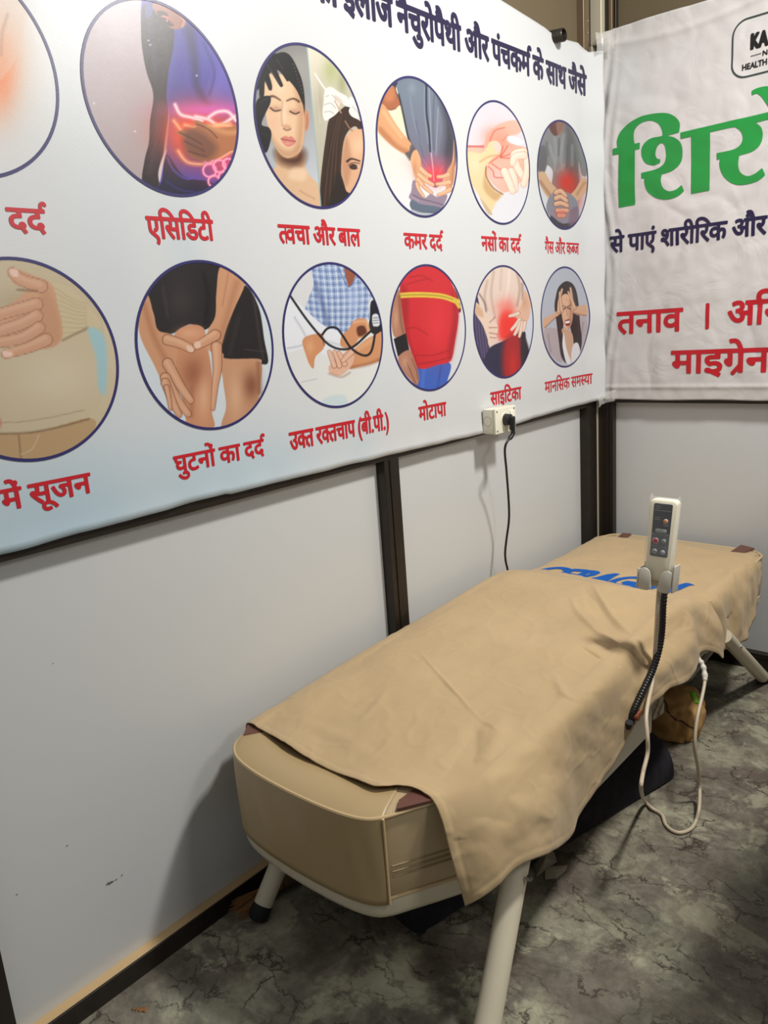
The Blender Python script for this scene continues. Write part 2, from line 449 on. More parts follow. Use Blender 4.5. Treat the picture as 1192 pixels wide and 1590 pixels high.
class Paint:
    """prints soft-edged shapes into the colour of a point cloud, coordinates in the sheet's own print units"""
    def __init__(s, X, Y, bg): s.X = X; s.Y = Y; s.C = np.tile(np.array(bg, float), (len(X), 1)); s.m = None
    def _mix(s, a, col):
        if s.m is not None: a = a*s.m
        col = np.array(col, float)
        s.C += a[:, None]*((col if col.ndim == 2 else col[None, :])-s.C)
    def mask(s, pts=None, closed=True, sharp=False):
        if pts is None: s.m = None; return s
        P = np.array(pts, float) if sharp else catmull(pts, 5, True)
        d = sdf(s.X, s.Y, [P]); s.m = np.clip(.5-d/s.soft, 0, 1); return s
    soft = 4.0
    def grad(s, p, q, c0, c1):
        dx, dy = q[0]-p[0], q[1]-p[1]; t = np.clip(((s.X-p[0])*dx+(s.Y-p[1])*dy)/(dx*dx+dy*dy), 0, 1)
        return np.array(c0, float)[None]*(1-t[:, None])+np.array(c1, float)[None]*t[:, None]
    def poly(s, pts, col, soft=None, op=1, sharp=False):
        P = np.array(pts, float) if sharp else catmull(pts, 5, True)
        soft = soft or s.soft
        lo = P.min(0)-soft*2; hi = P.max(0)+soft*2
        k = (s.X > lo[0]) & (s.X < hi[0]) & (s.Y > lo[1]) & (s.Y < hi[1])
        a = np.zeros(len(s.X))
        if k.any(): a[k] = np.clip(.5-sdf(s.X[k], s.Y[k], [P])/soft, 0, 1)*op
        s._mix(a, col); return s
    def line(s, pts, w, col, soft=None, op=1, w1=None, smooth=True):
        P = catmull(pts, 6) if smooth and len(pts) > 2 else np.array(pts, float)
        soft = soft or s.soft; W = max(w, w1 or 0)
        lo = P.min(0)-W-soft*2; hi = P.max(0)+W+soft*2
        k = (s.X > lo[0]) & (s.X < hi[0]) & (s.Y > lo[1]) & (s.Y < hi[1])
        if not k.any(): return s
        X, Y = s.X[k], s.Y[k]; best = np.full(X.shape, 1e9); n = len(P)-1
        for i in range(n):
            ax, ay = P[i]; ex, ey = P[i+1]-P[i]; l = ex*ex+ey*ey+1e-12
            t = np.clip(((X-ax)*ex+(Y-ay)*ey)/l, 0, 1)
            ww = w if w1 is None else w+(w1-w)*(i+t)/n
            best = np.minimum(best, np.hypot(X-ax-t*ex, Y-ay-t*ey)-ww/2)
        a = np.zeros(len(s.X)); a[k] = np.clip(.5-best/soft, 0, 1)*op
        s._mix(a, col); return s
    def blob(s, x, y, rx, ry, col, op=1, rot=0):
        c, q = math.cos(rot), math.sin(rot); u = ((s.X-x)*c+(s.Y-y)*q)/rx; v = (-(s.X-x)*q+(s.Y-y)*c)/ry
        s._mix(op*np.exp(-(u*u+v*v)), col); return s
    def finger(s, pts, w, w1, col, edge, hi=None):
        s.line(pts, w+7, edge, w1=w1+5, op=.8); s.line(pts, w, col, w1=w1)
        if hi: s.line([(x-w*.12, y-w*.18) for x, y in pts], w*.35, hi, soft=w*.4, op=.6, w1=w1*.35)
        return s
    def grain(s, sx, sy, amp, seed=0):
        t = sum(np.sin(s.X*sx*(1.3**k)+s.Y*sy*(1.7**k)+seed+k*2.1+2*np.sin(s.X*sx*.37*(k+1)+s.Y*sy*.61)) for k in range(4))/4
        s._mix_add(t*amp); return s
    def _mix_add(s, t):
        if s.m is not None: t = t*s.m
        s.C = np.clip(s.C+t[:, None], 0, 255)
# ---- the printed pictures. Each function paints one picture; coordinates are that picture's own drawing units
SK, SKD, SKL = (205, 150, 112), (150, 98, 68), (232, 190, 156)
def pic_neck(p):       # partly seen at the left end, upper row
    p.blob(-40, 300, 130, 230, (240, 150, 90), .9); p.blob(0, 350, 60, 160, (250, 120, 60), .55)
    p.poly([(130, -40), (110, 120), (60, 290), (-60, 420), (-200, 420), (-200, -60)], (226, 196, 176), op=.45)
    p.line([(30, 70), (5, 160), (0, 260)], 10, (150, 120, 100), soft=14, op=.5)
def pic_acidity(p):
    p._mix(np.ones(len(p.X)), p.grad((400, 100), (650, 800), (178, 162, 168), (176, 160, 160)))
    p.poly([(660, -20), (800, -30), (1130, 200), (1130, 960), (735, 900), (765, 700), (775, 500), (705, 400), (655, 200)], (74, 66, 158))
    p.poly([(960, 120), (1000, 300), (960, 470), (1130, 520), (1130, 250)], (104, 98, 188), soft=60, op=.8)
    p.poly([(790, 140), (860, 160), (850, 400), (780, 470)], (62, 58, 146), soft=40, op=.7)
    p.line([(870, 140), (895, 290), (905, 400), (955, 490)], 50, (42, 36, 92), soft=30, w1=20, op=.85)
    p.line([(935, 200), (985, 330), (965, 440)], 10, (48, 42, 110), soft=12, op=.6)
    p.poly([(650, 60), (668, 20), (720, 30), (790, 110), (800, 200), (775, 330), (765, 450), (775, 520), (760, 640), (750, 720), (735, 800), (725, 870), (655, 850), (665, 740), (685, 660), (690, 560), (705, 440), (672, 330), (650, 200)], (40, 28, 34))
    p.line([(690, 60), (700, 190), (715, 320)], 22, (66, 58, 92), soft=18, op=.5)
    p.line([(730, 470), (715, 640), (690, 800)], 26, (74, 48, 46), soft=26, op=.6)
    p.poly([(668, 15), (710, 10), (700, 60), (672, 90)], (70, 72, 150), op=.8)
    p.poly([(700, 20), (740, 5), (790, 30), (852, 95), (845, 128), (800, 138), (765, 118), (720, 70)], (148, 92, 78))
    p.poly([(722, 55), (765, 60), (780, 100), (800, 120), (770, 122), (735, 95)], (44, 26, 26))
    p.line([(745, 78), (770, 84), (768, 100)], 9, (190, 100, 90)); p.line([(800, 40), (845, 95), (838, 125)], 8, (215, 170, 150), soft=9, op=.6)
    p.poly([(765, 715), (850, 820), (980, 850), (960, 960), (700, 930), (745, 840)], (26, 22, 52))
    p.line([(770, 730), (800, 790), (860, 830), (900, 815)], 7, (70, 74, 190), soft=8); p.line([(765, 840), (830, 880), (900, 890)], 6, (52, 54, 150), soft=8, op=.7)
    p.poly([(768, 690), (752, 760), (735, 845), (728, 800), (745, 735)], (214, 200, 206), soft=5)
    p.blob(930, 590, 190, 120, (235, 70, 40), .95); p.blob(850, 640, 90, 120, (240, 80, 40), .8); p.blob(960, 510, 180, 34, (225, 90, 190), .75)
    p.blob(1040, 770, 110, 80, (225, 70, 90), .8)
    for a in ([(805, 485), (830, 530), (880, 545), (930, 560)], [(900, 540), (960, 555), (1010, 580), (1080, 540)], [(960, 545), (1000, 520), (1050, 520), (1085, 560)]):
        p.line(a, 16, (255, 190, 190), soft=14, op=.9); p.line(a, 6, (255, 245, 250), soft=8, op=.8)
    for a in ([(850, 580), (900, 590), (980, 590), (1060, 575)], [(800, 560), (830, 600), (860, 640)], [(960, 600), (1000, 580), (1080, 590)], [(820, 700), (860, 750), (930, 760), (1000, 740), (1070, 700)]):
        p.line(a, 20, (255, 150, 90), soft=16, op=.7); p.line(a, 5, (255, 214, 170), soft=7, op=.7)
    for q in [(965, 790, 30), (1010, 770, 28), (1050, 760, 24), (985, 840, 26), (1030, 820, 24), (960, 740, 18)]:
        th = np.linspace(0, 6.28, 13); a = [(q[0]+q[2]*math.cos(t), q[1]+q[2]*math.sin(t)) for t in th]
        p.line(a, 12, (255, 110, 160), soft=8, op=.85); p.line(a, 4, (255, 220, 235), soft=5, op=.85)
    p.poly([(1140, 585), (1010, 595), (950, 575), (905, 558), (890, 570), (905, 588), (870, 602), (825, 605), (815, 620), (850, 640), (850, 670), (862, 700), (875, 725), (930, 745), (1000, 735), (1060, 700), (1140, 690)], (176, 108, 66))
    p.poly([(860, 600), (930, 610), (1000, 680), (960, 742), (880, 725), (840, 660)], (112, 66, 48), soft=40, op=.85)
    for a in ([(905, 575), (960, 600), (1000, 640)], [(825, 615), (880, 640), (930, 670)], [(850, 655), (900, 680), (940, 700)], [(865, 700), (910, 715), (950, 725)]):
        p.line(a, 5, (70, 34, 30), soft=6, op=.8)
    p.line([(960, 580), (1040, 615), (1110, 610)], 20, (222, 158, 104), soft=22, op=.7)
    for a in [(690, 210), (682, 190), (905, 352), (430, 480), (620, 610)]: p.blob(a[0], a[1], 5, 4, (230, 230, 235), .9)
def pic_skin(p):
    p._mix(np.ones(len(p.X)), p.grad((80, 300), (400, 1200), (120, 118, 116), (196, 200, 208)))
    p.blob(330, 420, 130, 130, (164, 160, 152), .7)
    p.poly([(190, 930), (345, 950), (370, 1060), (480, 1180), (520, 1320), (250, 1320), (150, 1080), (185, 1030)], (216, 178, 142))
    p.poly([(190, 925), (345, 925), (352, 1000), (290, 1030), (205, 1000)], (84, 50, 36), soft=60)
    p.poly([(290, 1040), (370, 1060), (350, 1120), (260, 1100)], (232, 200, 168), soft=30, op=.8)
    p.line([(330, 1180), (420, 1230)], 8, (176, 134, 104), soft=12, op=.6)
    p.poly([(95, 640), (80, 520), (120, 400), (200, 330), (270, 345), (330, 460), (355, 560), (362, 680), (350, 720), (330, 560), (260, 450), (150, 450)], (24, 22, 22))
    p.poly([(360, 690), (380, 690), (388, 730), (380, 800), (362, 812), (355, 760)], (196, 138, 106)); p.line([(372, 710), (376, 760), (368, 795)], 6, (140, 86, 64), soft=6, op=.7)
    p.poly([(120, 480), (165, 460), (240, 470), (300, 505), (330, 570), (352, 680), (358, 760), (352, 860), (335, 930), (300, 965), (250, 978), (205, 950), (168, 880), (140, 800), (122, 720), (112, 600)], (226, 188, 152))
    p.poly([(300, 540), (352, 660), (358, 780), (340, 900), (300, 965), (310, 840), (318, 700)], (190, 142, 108), soft=40, op=.8)
    p.poly([(150, 830), (200, 900), (260, 930), (330, 900), (300, 966), (250, 978), (200, 950)], (186, 140, 104), soft=34, op=.7)
    p.blob(200, 540, 50, 60, (240, 208, 176), .7); p.blob(230, 700, 18, 70, (242, 212, 184), .7); p.blob(165, 760, 26, 40, (228, 176, 150), .6)
    p.line([(130, 610), (165, 597), (210, 622)], 17, (92, 62, 46), soft=9, w1=8); p.line([(250, 625), (290, 612), (325, 630)], 8, (92, 62, 46), soft=9, w1=14)
    for a in ([(148, 668), (175, 688), (212, 682)], [(268, 690), (300, 706), (325, 696)]):
        p.blob((a[0][0]+a[2][0])/2, a[1][1]-14, 34, 18, (190, 138, 112), .8); p.line(a, 8, (44, 26, 22), soft=5)
    p.line([(222, 630), (216, 720), (220, 775)], 9, (196, 150, 118), soft=12, op=.8)
    p.poly([(218, 778), (235, 800), (262, 806), (276, 796), (268, 780), (245, 772)], (206, 158, 126), soft=8); p.line([(228, 798), (250, 808), (272, 800)], 6, (120, 70, 54), soft=6)
    p.poly([(213, 858), (240, 842), (258, 848), (280, 845), (303, 876), (285, 900), (255, 908), (230, 892)], (206, 126, 112)); p.line([(213, 860), (250, 868), (303, 876)], 5, (140, 66, 62), soft=4)
    p.blob(255, 888, 22, 8, (232, 160, 148), .7)
    G = (26, 24, 26)
    p.poly([(60, 460), (110, 380), (160, 335), (230, 345), (255, 390), (280, 460), (330, 520), (355, 640), (345, 640), (310, 560), (262, 500), (245, 495), (200, 440), (140, 440), (100, 520), (60, 560)], G)
    for a in ([(110, 440), (140, 520), (148, 552)], [(150, 400), (185, 470), (216, 530)], [(200, 380), (235, 440), (256, 495)]): p.line(a, 44, G, w1=22)
    p.line([(130, 400), (175, 470), (205, 520)], 5, (74, 72, 76), soft=7, op=.7); p.line([(190, 370), (225, 430)], 6, (70, 68, 70), soft=9, op=.7)
    for i in range(9): p.blob(290+i*7, 400+i*22, 4, 4, (150, 150, 150), .6)
    p.poly([(60, 640), (100, 600), (146, 598), (148, 640), (120, 700), (95, 770), (140, 790), (155, 840), (128, 940), (95, 920), (60, 800)], G)
    p.line([(90, 640), (110, 620), (140, 610)], 5, (70, 68, 70), soft=8, op=.6); p.line([(100, 830), (140, 840)], 4, (64, 62, 64), soft=6, op=.6)
    # right half of the picture
    R = [(372, 270), (760, 270), (760, 1320), (462, 1320)]
    p.mask(R, sharp=True)
    p._mix(np.ones(len(p.X)), p.grad((400, 300), (640, 800), (222, 214, 196), (184, 178, 160)))
    p.blob(520, 440, 50, 90, (170, 176, 120), .8); p.blob(590, 520, 30, 90, (150, 152, 108), .7); p.blob(450, 640, 30, 120, (160, 152, 132), .6)
    p.line([(430, 480), (440, 620), (455, 760)], 10, (206, 198, 180), soft=14, op=.6)
    p.poly([(560, 700), (620, 655), (660, 690), (720, 740), (720, 1000), (690, 800), (640, 800), (600, 880), (585, 1060), (600, 1150), (560, 1300), (450, 1320), (455, 1150), (470, 1000), (490, 850), (510, 740)], (54, 36, 28))
    for k in range(7): p.line([(560+k*6, 720), (520+k*8, 880), (490+k*12, 1050), (465+k*14, 1280)], 5, (112, 80, 60) if k % 2 else (30, 20, 16), soft=8, op=.55)
    p.poly([(560, 1070), (600, 1130), (640, 1200), (600, 1290), (500, 1300), (530, 1180)], (36, 26, 24), soft=20)
    p.poly([(650, 810), (700, 800), (740, 830), (740, 1150), (630, 1190), (602, 1120), (588, 1040), (596, 940), (610, 860)], (218, 168, 132))
    p.poly([(620, 850), (650, 1000), (620, 1150), (590, 1060), (594, 940)], (180, 128, 96), soft=24, op=.7); p.blob(690, 900, 40, 60, (236, 194, 160), .8)
    p.line([(622, 998), (650, 982), (700, 996)], 14, (48, 32, 26), soft=6, w1=8)
    p.poly([(635, 1030), (660, 1012), (690, 1030), (680, 1046), (652, 1048)], (60, 40, 36), soft=5); p.line([(630, 1022), (660, 1005), (700, 1012)], 5, (70, 46, 40)); p.blob(688, 1032, 6, 5, (236, 226, 220), .9)
    p.line([(610, 750), (635, 790), (655, 810)], 7, (160, 116, 92), soft=6)
    W, WD = (232, 228, 222), (178, 172, 164)
    p.poly([(485, 560), (520, 540), (570, 570), (620, 600), (660, 660), (620, 660), (580, 640), (560, 700), (505, 740), (482, 745), (470, 700), (476, 640)], W)
    p.poly([(640, 600), (700, 640), (730, 760), (690, 740), (650, 720), (632, 690), (640, 660)], W)
    for a in ([(490, 600), (525, 590), (555, 620)], [(482, 650), (520, 640), (550, 670)], [(480, 695), (515, 690), (540, 705)], [(655, 660), (690, 700), (700, 740)]): p.line(a, 6, WD, soft=6, op=.9)
    p.poly([(545, 590), (590, 620), (590, 650), (550, 630)], (200, 176, 160), soft=12, op=.6)
    p.line([(423, 458), (480, 545), (560, 640)], 9, (240, 236, 230), soft=4); p.line([(545, 625), (585, 700)], 7, (196, 150, 112), soft=4)
    p.mask()
    p.line([(372, 280), (418, 780), (460, 1300)], 7, (150, 176, 178), soft=5)
def pic_back(p):
    p._mix(np.ones(len(p.X)), p.grad((200, 300), (200, 1400), (232, 222, 196), (226, 226, 230)))
    p.blob(330, 520, 90, 160, (238, 224, 184), .8)
    p.poly([(270, 130), (560, 130), (720, 330), (860, 700), (860, 1000), (800, 1020), (760, 1100), (700, 1200), (640, 1210), (560, 1080), (520, 1000), (480, 890), (440, 830), (390, 740), (350, 560), (320, 400), (285, 260)], p.grad((400, 300), (520, 1050), (112, 124, 140), (110, 108, 128)))
    p.poly([(690, 300), (760, 420), (850, 700), (850, 960), (800, 1010), (760, 1080), (740, 900), (760, 700), (740, 500)], (52, 52, 62), soft=70, op=.85)
    p.line([(300, 300), (350, 520), (400, 740), (460, 850)], 16, (34, 34, 40), soft=14, op=.9)
    p.line([(572, 180), (576, 480), (600, 660), (612, 860)], 16, (30, 34, 48), soft=12)
    for a, c, w_ in (([(600, 220), (612, 480), (618, 700), (640, 1080)], (168, 178, 196), 8), ([(690, 430), (680, 640), (668, 900)], (160, 170, 190), 9), ([(555, 230), (556, 480), (590, 780)], (140, 150, 168), 10), ([(410, 320), (450, 560), (520, 800)], (134, 146, 164), 12), ([(650, 300), (640, 600), (650, 850)], (88, 96, 112), 18), ([(470, 560), (520, 820), (560, 960)], (84, 92, 110), 12), ([(760, 560), (720, 800), (700, 950)], (92, 96, 108), 18)):
        p.line(a, w_, c, soft=12, op=.7)
    p.blob(430, 240, 40, 60, (146, 156, 170), .5)
    p.poly([(290, 180), (270, 240), (300, 330), (322, 390), (300, 400), (262, 280), (235, 210)], (44, 48, 60))
    p.blob(650, 1060, 150, 90, (232, 70, 86), .85); p.blob(660, 1110, 80, 90, (250, 60, 70), .9); p.blob(640, 960, 200, 70, (170, 90, 120), .5)
    p.line([(620, 880), (636, 1000), (650, 1150)], 8, (255, 190, 196), soft=8, op=.8)
    for a in ([(545, 940), (590, 1020), (630, 1080)], [(530, 990), (580, 1050)], [(740, 1000), (700, 1080)]): p.line(a, 4, (250, 150, 160), soft=6, op=.6)
    p.poly([(130, 400), (150, 330), (240, 215), (275, 290), (300, 350), (310, 400), (260, 445), (210, 455), (150, 420)], (170, 100, 66)); p.poly([(160, 300), (235, 220), (260, 300), (240, 360), (180, 370)], (198, 128, 88), soft=40, op=.8)
    p.line([(135, 405), (200, 452), (270, 440)], 10, (96, 50, 34), soft=14, op=.7)
    p.poly([(130, 400), (175, 430), (240, 540), (300, 630), (380, 730), (430, 800), (400, 870), (360, 885), (260, 830), (180, 760), (110, 690), (90, 640), (95, 520)], (218, 158, 112))
    p.poly([(100, 660), (180, 760), (300, 850), (365, 885), (400, 850), (300, 800), (200, 700), (120, 620)], (176, 110, 72), soft=36, op=.7); p.line([(150, 470), (230, 590), (330, 720)], 30, (236, 188, 146), soft=34, op=.7)
    p.poly([(420, 795), (460, 850), (415, 950), (395, 940), (360, 880), (400, 860)], (92, 82, 84)); p.line([(365, 890), (405, 945)], 12, (150, 146, 142), soft=6); p.line([(430, 800), (400, 870)], 5, (140, 128, 126), soft=6)
    p.poly([(445, 860), (480, 850), (515, 930), (530, 1010), (600, 1090), (560, 1180), (520, 1200), (480, 1160), (450, 1080), (420, 980), (420, 920)], (222, 166, 122)); p.blob(460, 1040, 20, 90, (186, 124, 88), .6)
    H = ((228, 172, 132), (150, 88, 66), (246, 204, 172))
    p.finger([(515, 1030), (560, 1075), (615, 1105)], 44, 30, *H); p.finger([(500, 1090), (570, 1150), (640, 1190)], 44, 30, *H)
    p.finger([(490, 1140), (550, 1210), (625, 1270)], 40, 28, *H); p.finger([(480, 1180), (500, 1240), (545, 1305)], 34, 24, *H)
    p.poly([(845, 740), (850, 900), (850, 1060), (830, 1200), (790, 1260), (760, 1200), (760, 1100), (820, 980), (835, 900)], (214, 154, 112)); p.poly([(830, 980), (860, 1000), (850, 1150), (810, 1200)], (176, 112, 78), soft=24, op=.6)
    p.finger([(790, 1090), (740, 1110), (690, 1112)], 42, 28, *H); p.finger([(800, 1165), (740, 1180), (680, 1185)], 44, 28, *H); p.finger([(810, 1235), (750, 1270), (690, 1290)], 40, 26, *H)
    p.poly([(440, 1150), (480, 1170), (520, 1290), (560, 1320), (620, 1280), (680, 1310), (780, 1290), (740, 1400), (700, 1430), (420, 1340), (425, 1250)], (138, 118, 138), op=.92)
    p.finger([(480, 1180), (500, 1240), (545, 1305)], 34, 22, *H); p.finger([(550, 1210), (625, 1270)], 30, 26, *H); p.finger([(810, 1235), (750, 1270), (690, 1290)], 40, 26, *H)
    p.line([(440, 1290), (520, 1330), (640, 1360), (740, 1390)], 8, (70, 62, 84), soft=8, op=.8); p.line([(430, 1310), (500, 1350)], 7, (190, 176, 192), soft=8, op=.7)
    p.poly([(425, 1340), (520, 1380), (700, 1410), (720, 1440), (640, 1475), (430, 1430)], (92, 104, 122)); p.poly([(430, 1430), (560, 1470), (640, 1475), (560, 1520), (440, 1490)], (176, 180, 186))
    p.line([(425, 1425), (520, 1460), (660, 1470)], 6, (52, 58, 74), soft=6)
def pic_hand(p):
    p._mix(np.ones(len(p.X)), p.grad((300, 650), (550, 1350), (214, 208, 216), (228, 226, 232)))
    P_, PD = (240, 196, 178), (206, 132, 108)
    p.poly([(250, 910), (345, 895), (370, 840), (420, 785), (480, 755), (540, 745), (580, 760), (590, 800), (560, 830), (500, 840), (490, 870), (560, 900), (620, 920), (640, 1000), (600, 1100), (540, 1160), (480, 1190), (420, 1150), (370, 1080), (365, 1000), (300, 960), (250, 960)], (242, 182, 162))
    p.blob(440, 880, 90, 90, (240, 140, 118), .75); p.blob(400, 830, 50, 40, (244, 160, 140), .7); p.blob(430, 1090, 50, 50, (240, 190, 186), .7)
    p.line([(500, 838), (470, 870)], 8, (200, 120, 96), soft=8, op=.7); p.poly([(500, 845), (560, 850), (600, 885), (560, 895), (510, 880)], (236, 232, 238), soft=6)
    p.line([(255, 905), (350, 907)], 12, (196, 96, 100), soft=5)
    for a in ([(455, 975), (500, 900)], [(455, 975), (470, 905)], [(455, 975), (540, 945), (590, 945)], [(455, 975), (520, 980)], [(400, 1010), (440, 1040), (470, 1055)], [(380, 1030), (410, 1060), (420, 1095), (480, 1100)], [(390, 870), (420, 810), (480, 790)], [(455, 960), (420, 985), (385, 1010)]):
        p.line(a, 6, (198, 80, 66), soft=4, op=.85)
    C = ((244, 214, 196), (190, 136, 108), (252, 236, 224))
    p.finger([(600, 940), (540, 960), (560, 1040), (610, 1110)], 50, 40, *C); p.finger([(620, 990), (620, 1060), (600, 1140)], 44, 36, *C)
    p.finger([(600, 960), (545, 970), (530, 1010)], 44, 36, *C)
    p.finger([(520, 1060), (540, 1110), (545, 1170)], 46, 38, *C); p.finger([(480, 1060), (510, 1130), (530, 1180)], 46, 38, *C)
    p.poly([(250, 940), (330, 950), (365, 920), (390, 880), (430, 872), (455, 900), (452, 940), (410, 975), (370, 1020), (366, 1080), (400, 1150), (440, 1190), (470, 1205), (430, 1250), (400, 1310), (380, 1310), (330, 1220), (270, 1120), (250, 1020)], (232, 206, 160))
    p.poly([(366, 1040), (370, 1110), (420, 1180), (460, 1200), (420, 1240), (350, 1160)], (196, 152, 104), soft=20, op=.7); p.blob(300, 1010, 40, 70, (240, 218, 180), .7)
    p.poly([(410, 885), (440, 880), (458, 910), (445, 945), (425, 930)], (240, 200, 190), soft=8); p.line([(330, 1000), (380, 970), (430, 960)], 10, (196, 150, 104), soft=12, op=.7)
    p.line([(367, 1030), (368, 1090), (410, 1160), (470, 1200)], 7, (150, 92, 56), soft=7)
    p.poly([(330, 1220), (400, 1310), (400, 1330), (370, 1310)], (196, 170, 130), op=.8)
def pic_gas(p):
    p._mix(np.ones(len(p.X)), (200, 202, 208))
    p.poly([(740, 780), (790, 740), (880, 750), (930, 840), (970, 960), (985, 1080), (960, 1080), (940, 1000), (945, 1160), (930, 1250), (780, 1200), (780, 1060), (735, 1020), (725, 1070), (690, 1050), (690, 940)], (122, 122, 126))
    p.poly([(850, 760), (900, 800), (940, 1000), (940, 1180), (880, 1150), (860, 900)], (86, 84, 88), soft=40, op=.8)
    p.poly([(690, 930), (730, 900), (745, 1000), (725, 1070), (690, 1060)], (96, 92, 98), soft=10)
    for a in ([(790, 850), (800, 950), (790, 1050)], [(850, 830), (830, 950), (840, 1050)], [(760, 900), (790, 1000)], [(900, 900), (900, 1020)], [(810, 1060), (850, 1020)]): p.line(a, 14, (156, 156, 158), soft=18, op=.55)
    for a in ([(820, 860), (815, 960)], [(870, 900), (868, 1040)], [(740, 880), (750, 960)]): p.line(a, 9, (70, 70, 76), soft=14, op=.6)
    p.poly([(752, 770), (775, 745), (840, 750), (840, 800), (800, 840), (770, 820)], (92, 54, 48)); p.poly([(800, 760), (840, 750), (850, 800), (815, 840)], (140, 104, 92), soft=12, op=.8)
    p.blob(870, 1130, 70, 80, (205, 40, 34), .95); p.blob(900, 1230, 60, 90, (190, 50, 44), .7)
    A = ((196, 158, 128), (96, 60, 44), (226, 196, 168))
    p.poly([(690, 1070), (730, 1065), (770, 1130), (830, 1190), (850, 1230), (800, 1270), (740, 1210), (700, 1140)], A[0]); p.line([(700, 1120), (760, 1200), (800, 1240)], 16, (140, 100, 78), soft=16, op=.7)
    p.poly([(980, 1100), (985, 1180), (930, 1250), (880, 1300), (860, 1240), (920, 1170), (950, 1120)], (200, 156, 126)); p.line([(975, 1130), (930, 1200)], 12, (150, 104, 78), soft=14, op=.6)
    p.poly([(770, 1200), (850, 1180), (930, 1240), (940, 1360), (880, 1400), (790, 1360), (740, 1290)], (128, 126, 140)); p.poly([(765, 1330), (840, 1380), (920, 1370), (900, 1430), (800, 1410)], (52, 50, 60))
    p.poly([(890, 1300), (935, 1280), (930, 1370), (880, 1390)], (120, 92, 110), soft=16, op=.8)
    for a in ([(800, 1190), (830, 1180), (860, 1210)], [(800, 1225), (830, 1215), (865, 1240)], [(800, 1260), (830, 1255), (870, 1270)], [(810, 1300), (835, 1300), (870, 1300)], [(820, 1330), (850, 1330)]): p.finger(a, 28, 24, (206, 152, 126), A[1], A[2])
    p.blob(830, 1320, 40, 30, (200, 80, 76), .5)
def pic_belly(p):
    p._mix(np.ones(len(p.X)), p.grad((0, 100), (300, 800), (208, 194, 166), (200, 184, 154)))
    p.poly([(-250, 60), (250, 60), (420, 300), (430, 560), (370, 720), (0, 800), (-250, 820)], (198, 182, 152)); p.blob(230, 560, 180, 120, (212, 198, 172), .7)
    p.blob(70, 250, 120, 60, (168, 148, 116), .5)
    p.poly([(215, 165), (300, 190), (420, 330), (365, 355), (260, 402), (250, 340), (235, 250)], (204, 186, 152))
    for k in range(9): p.line([(225+k*4, 180+k*24), (300+k*6, 230+k*17), (360, 250+k*12)], 4, (172, 152, 116), soft=6, op=.6)
    p.line([(260, 402), (365, 350)], 9, (140, 118, 88), soft=9, op=.8)
    p.poly([(365, 350), (440, 400), (440, 620), (410, 600), (400, 480)], (150, 196, 210), soft=16, op=.8)
    H = ((206, 154, 122), (140, 92, 68), (226, 184, 154))
    p.poly([(30, 100), (60, 100), (150, 135), (215, 170), (240, 260), (256, 340), (255, 395), (220, 430), (140, 440), (60, 400), (-100, 380), (-100, 290), (20, 260), (90, 210), (120, 185), (60, 170), (35, 130)], (206, 156, 122))
    p.poly([(180, 180), (230, 260), (250, 390), (180, 430), (150, 320)], (190, 138, 104), soft=30, op=.6)
    p.finger([(150, 250), (60, 275), (-100, 320)], 50, 44, *H); p.finger([(150, 300), (80, 335), (-60, 380)], 50, 44, *H); p.finger([(160, 350), (80, 395), (-60, 420)], 48, 40, *H); p.finger([(190, 400), (110, 435), (20, 460)], 50, 34, *H)
    p.poly([(8, 448), (45, 452), (48, 468), (15, 472)], (236, 196, 180), soft=4); p.finger([(170, 175), (90, 150), (48, 118)], 50, 40, *H); p.poly([(36, 108), (66, 104), (74, 130), (50, 135)], (232, 196, 178), soft=5)
    p.line([(70, 190), (150, 195)], 8, (120, 78, 56), soft=9, op=.7)
    p.poly([(-250, 800), (100, 795), (370, 730), (380, 800), (250, 960), (-250, 980)], (186, 154, 114)); p.line([(-20, 795), (120, 790), (250, 765), (370, 732)], 7, (132, 104, 74), soft=7)
    p.line([(-50, 748), (130, 740), (350, 695)], 4, (158, 138, 106), soft=5, op=.8); p.line([(75, 800), (85, 910)], 6, (140, 110, 78), soft=6); p.line([(160, 800), (130, 860), (85, 880)], 4, (220, 196, 160), soft=4, op=.7)
    p.blob(-5, 750, 8, 20, (190, 120, 110), .9)
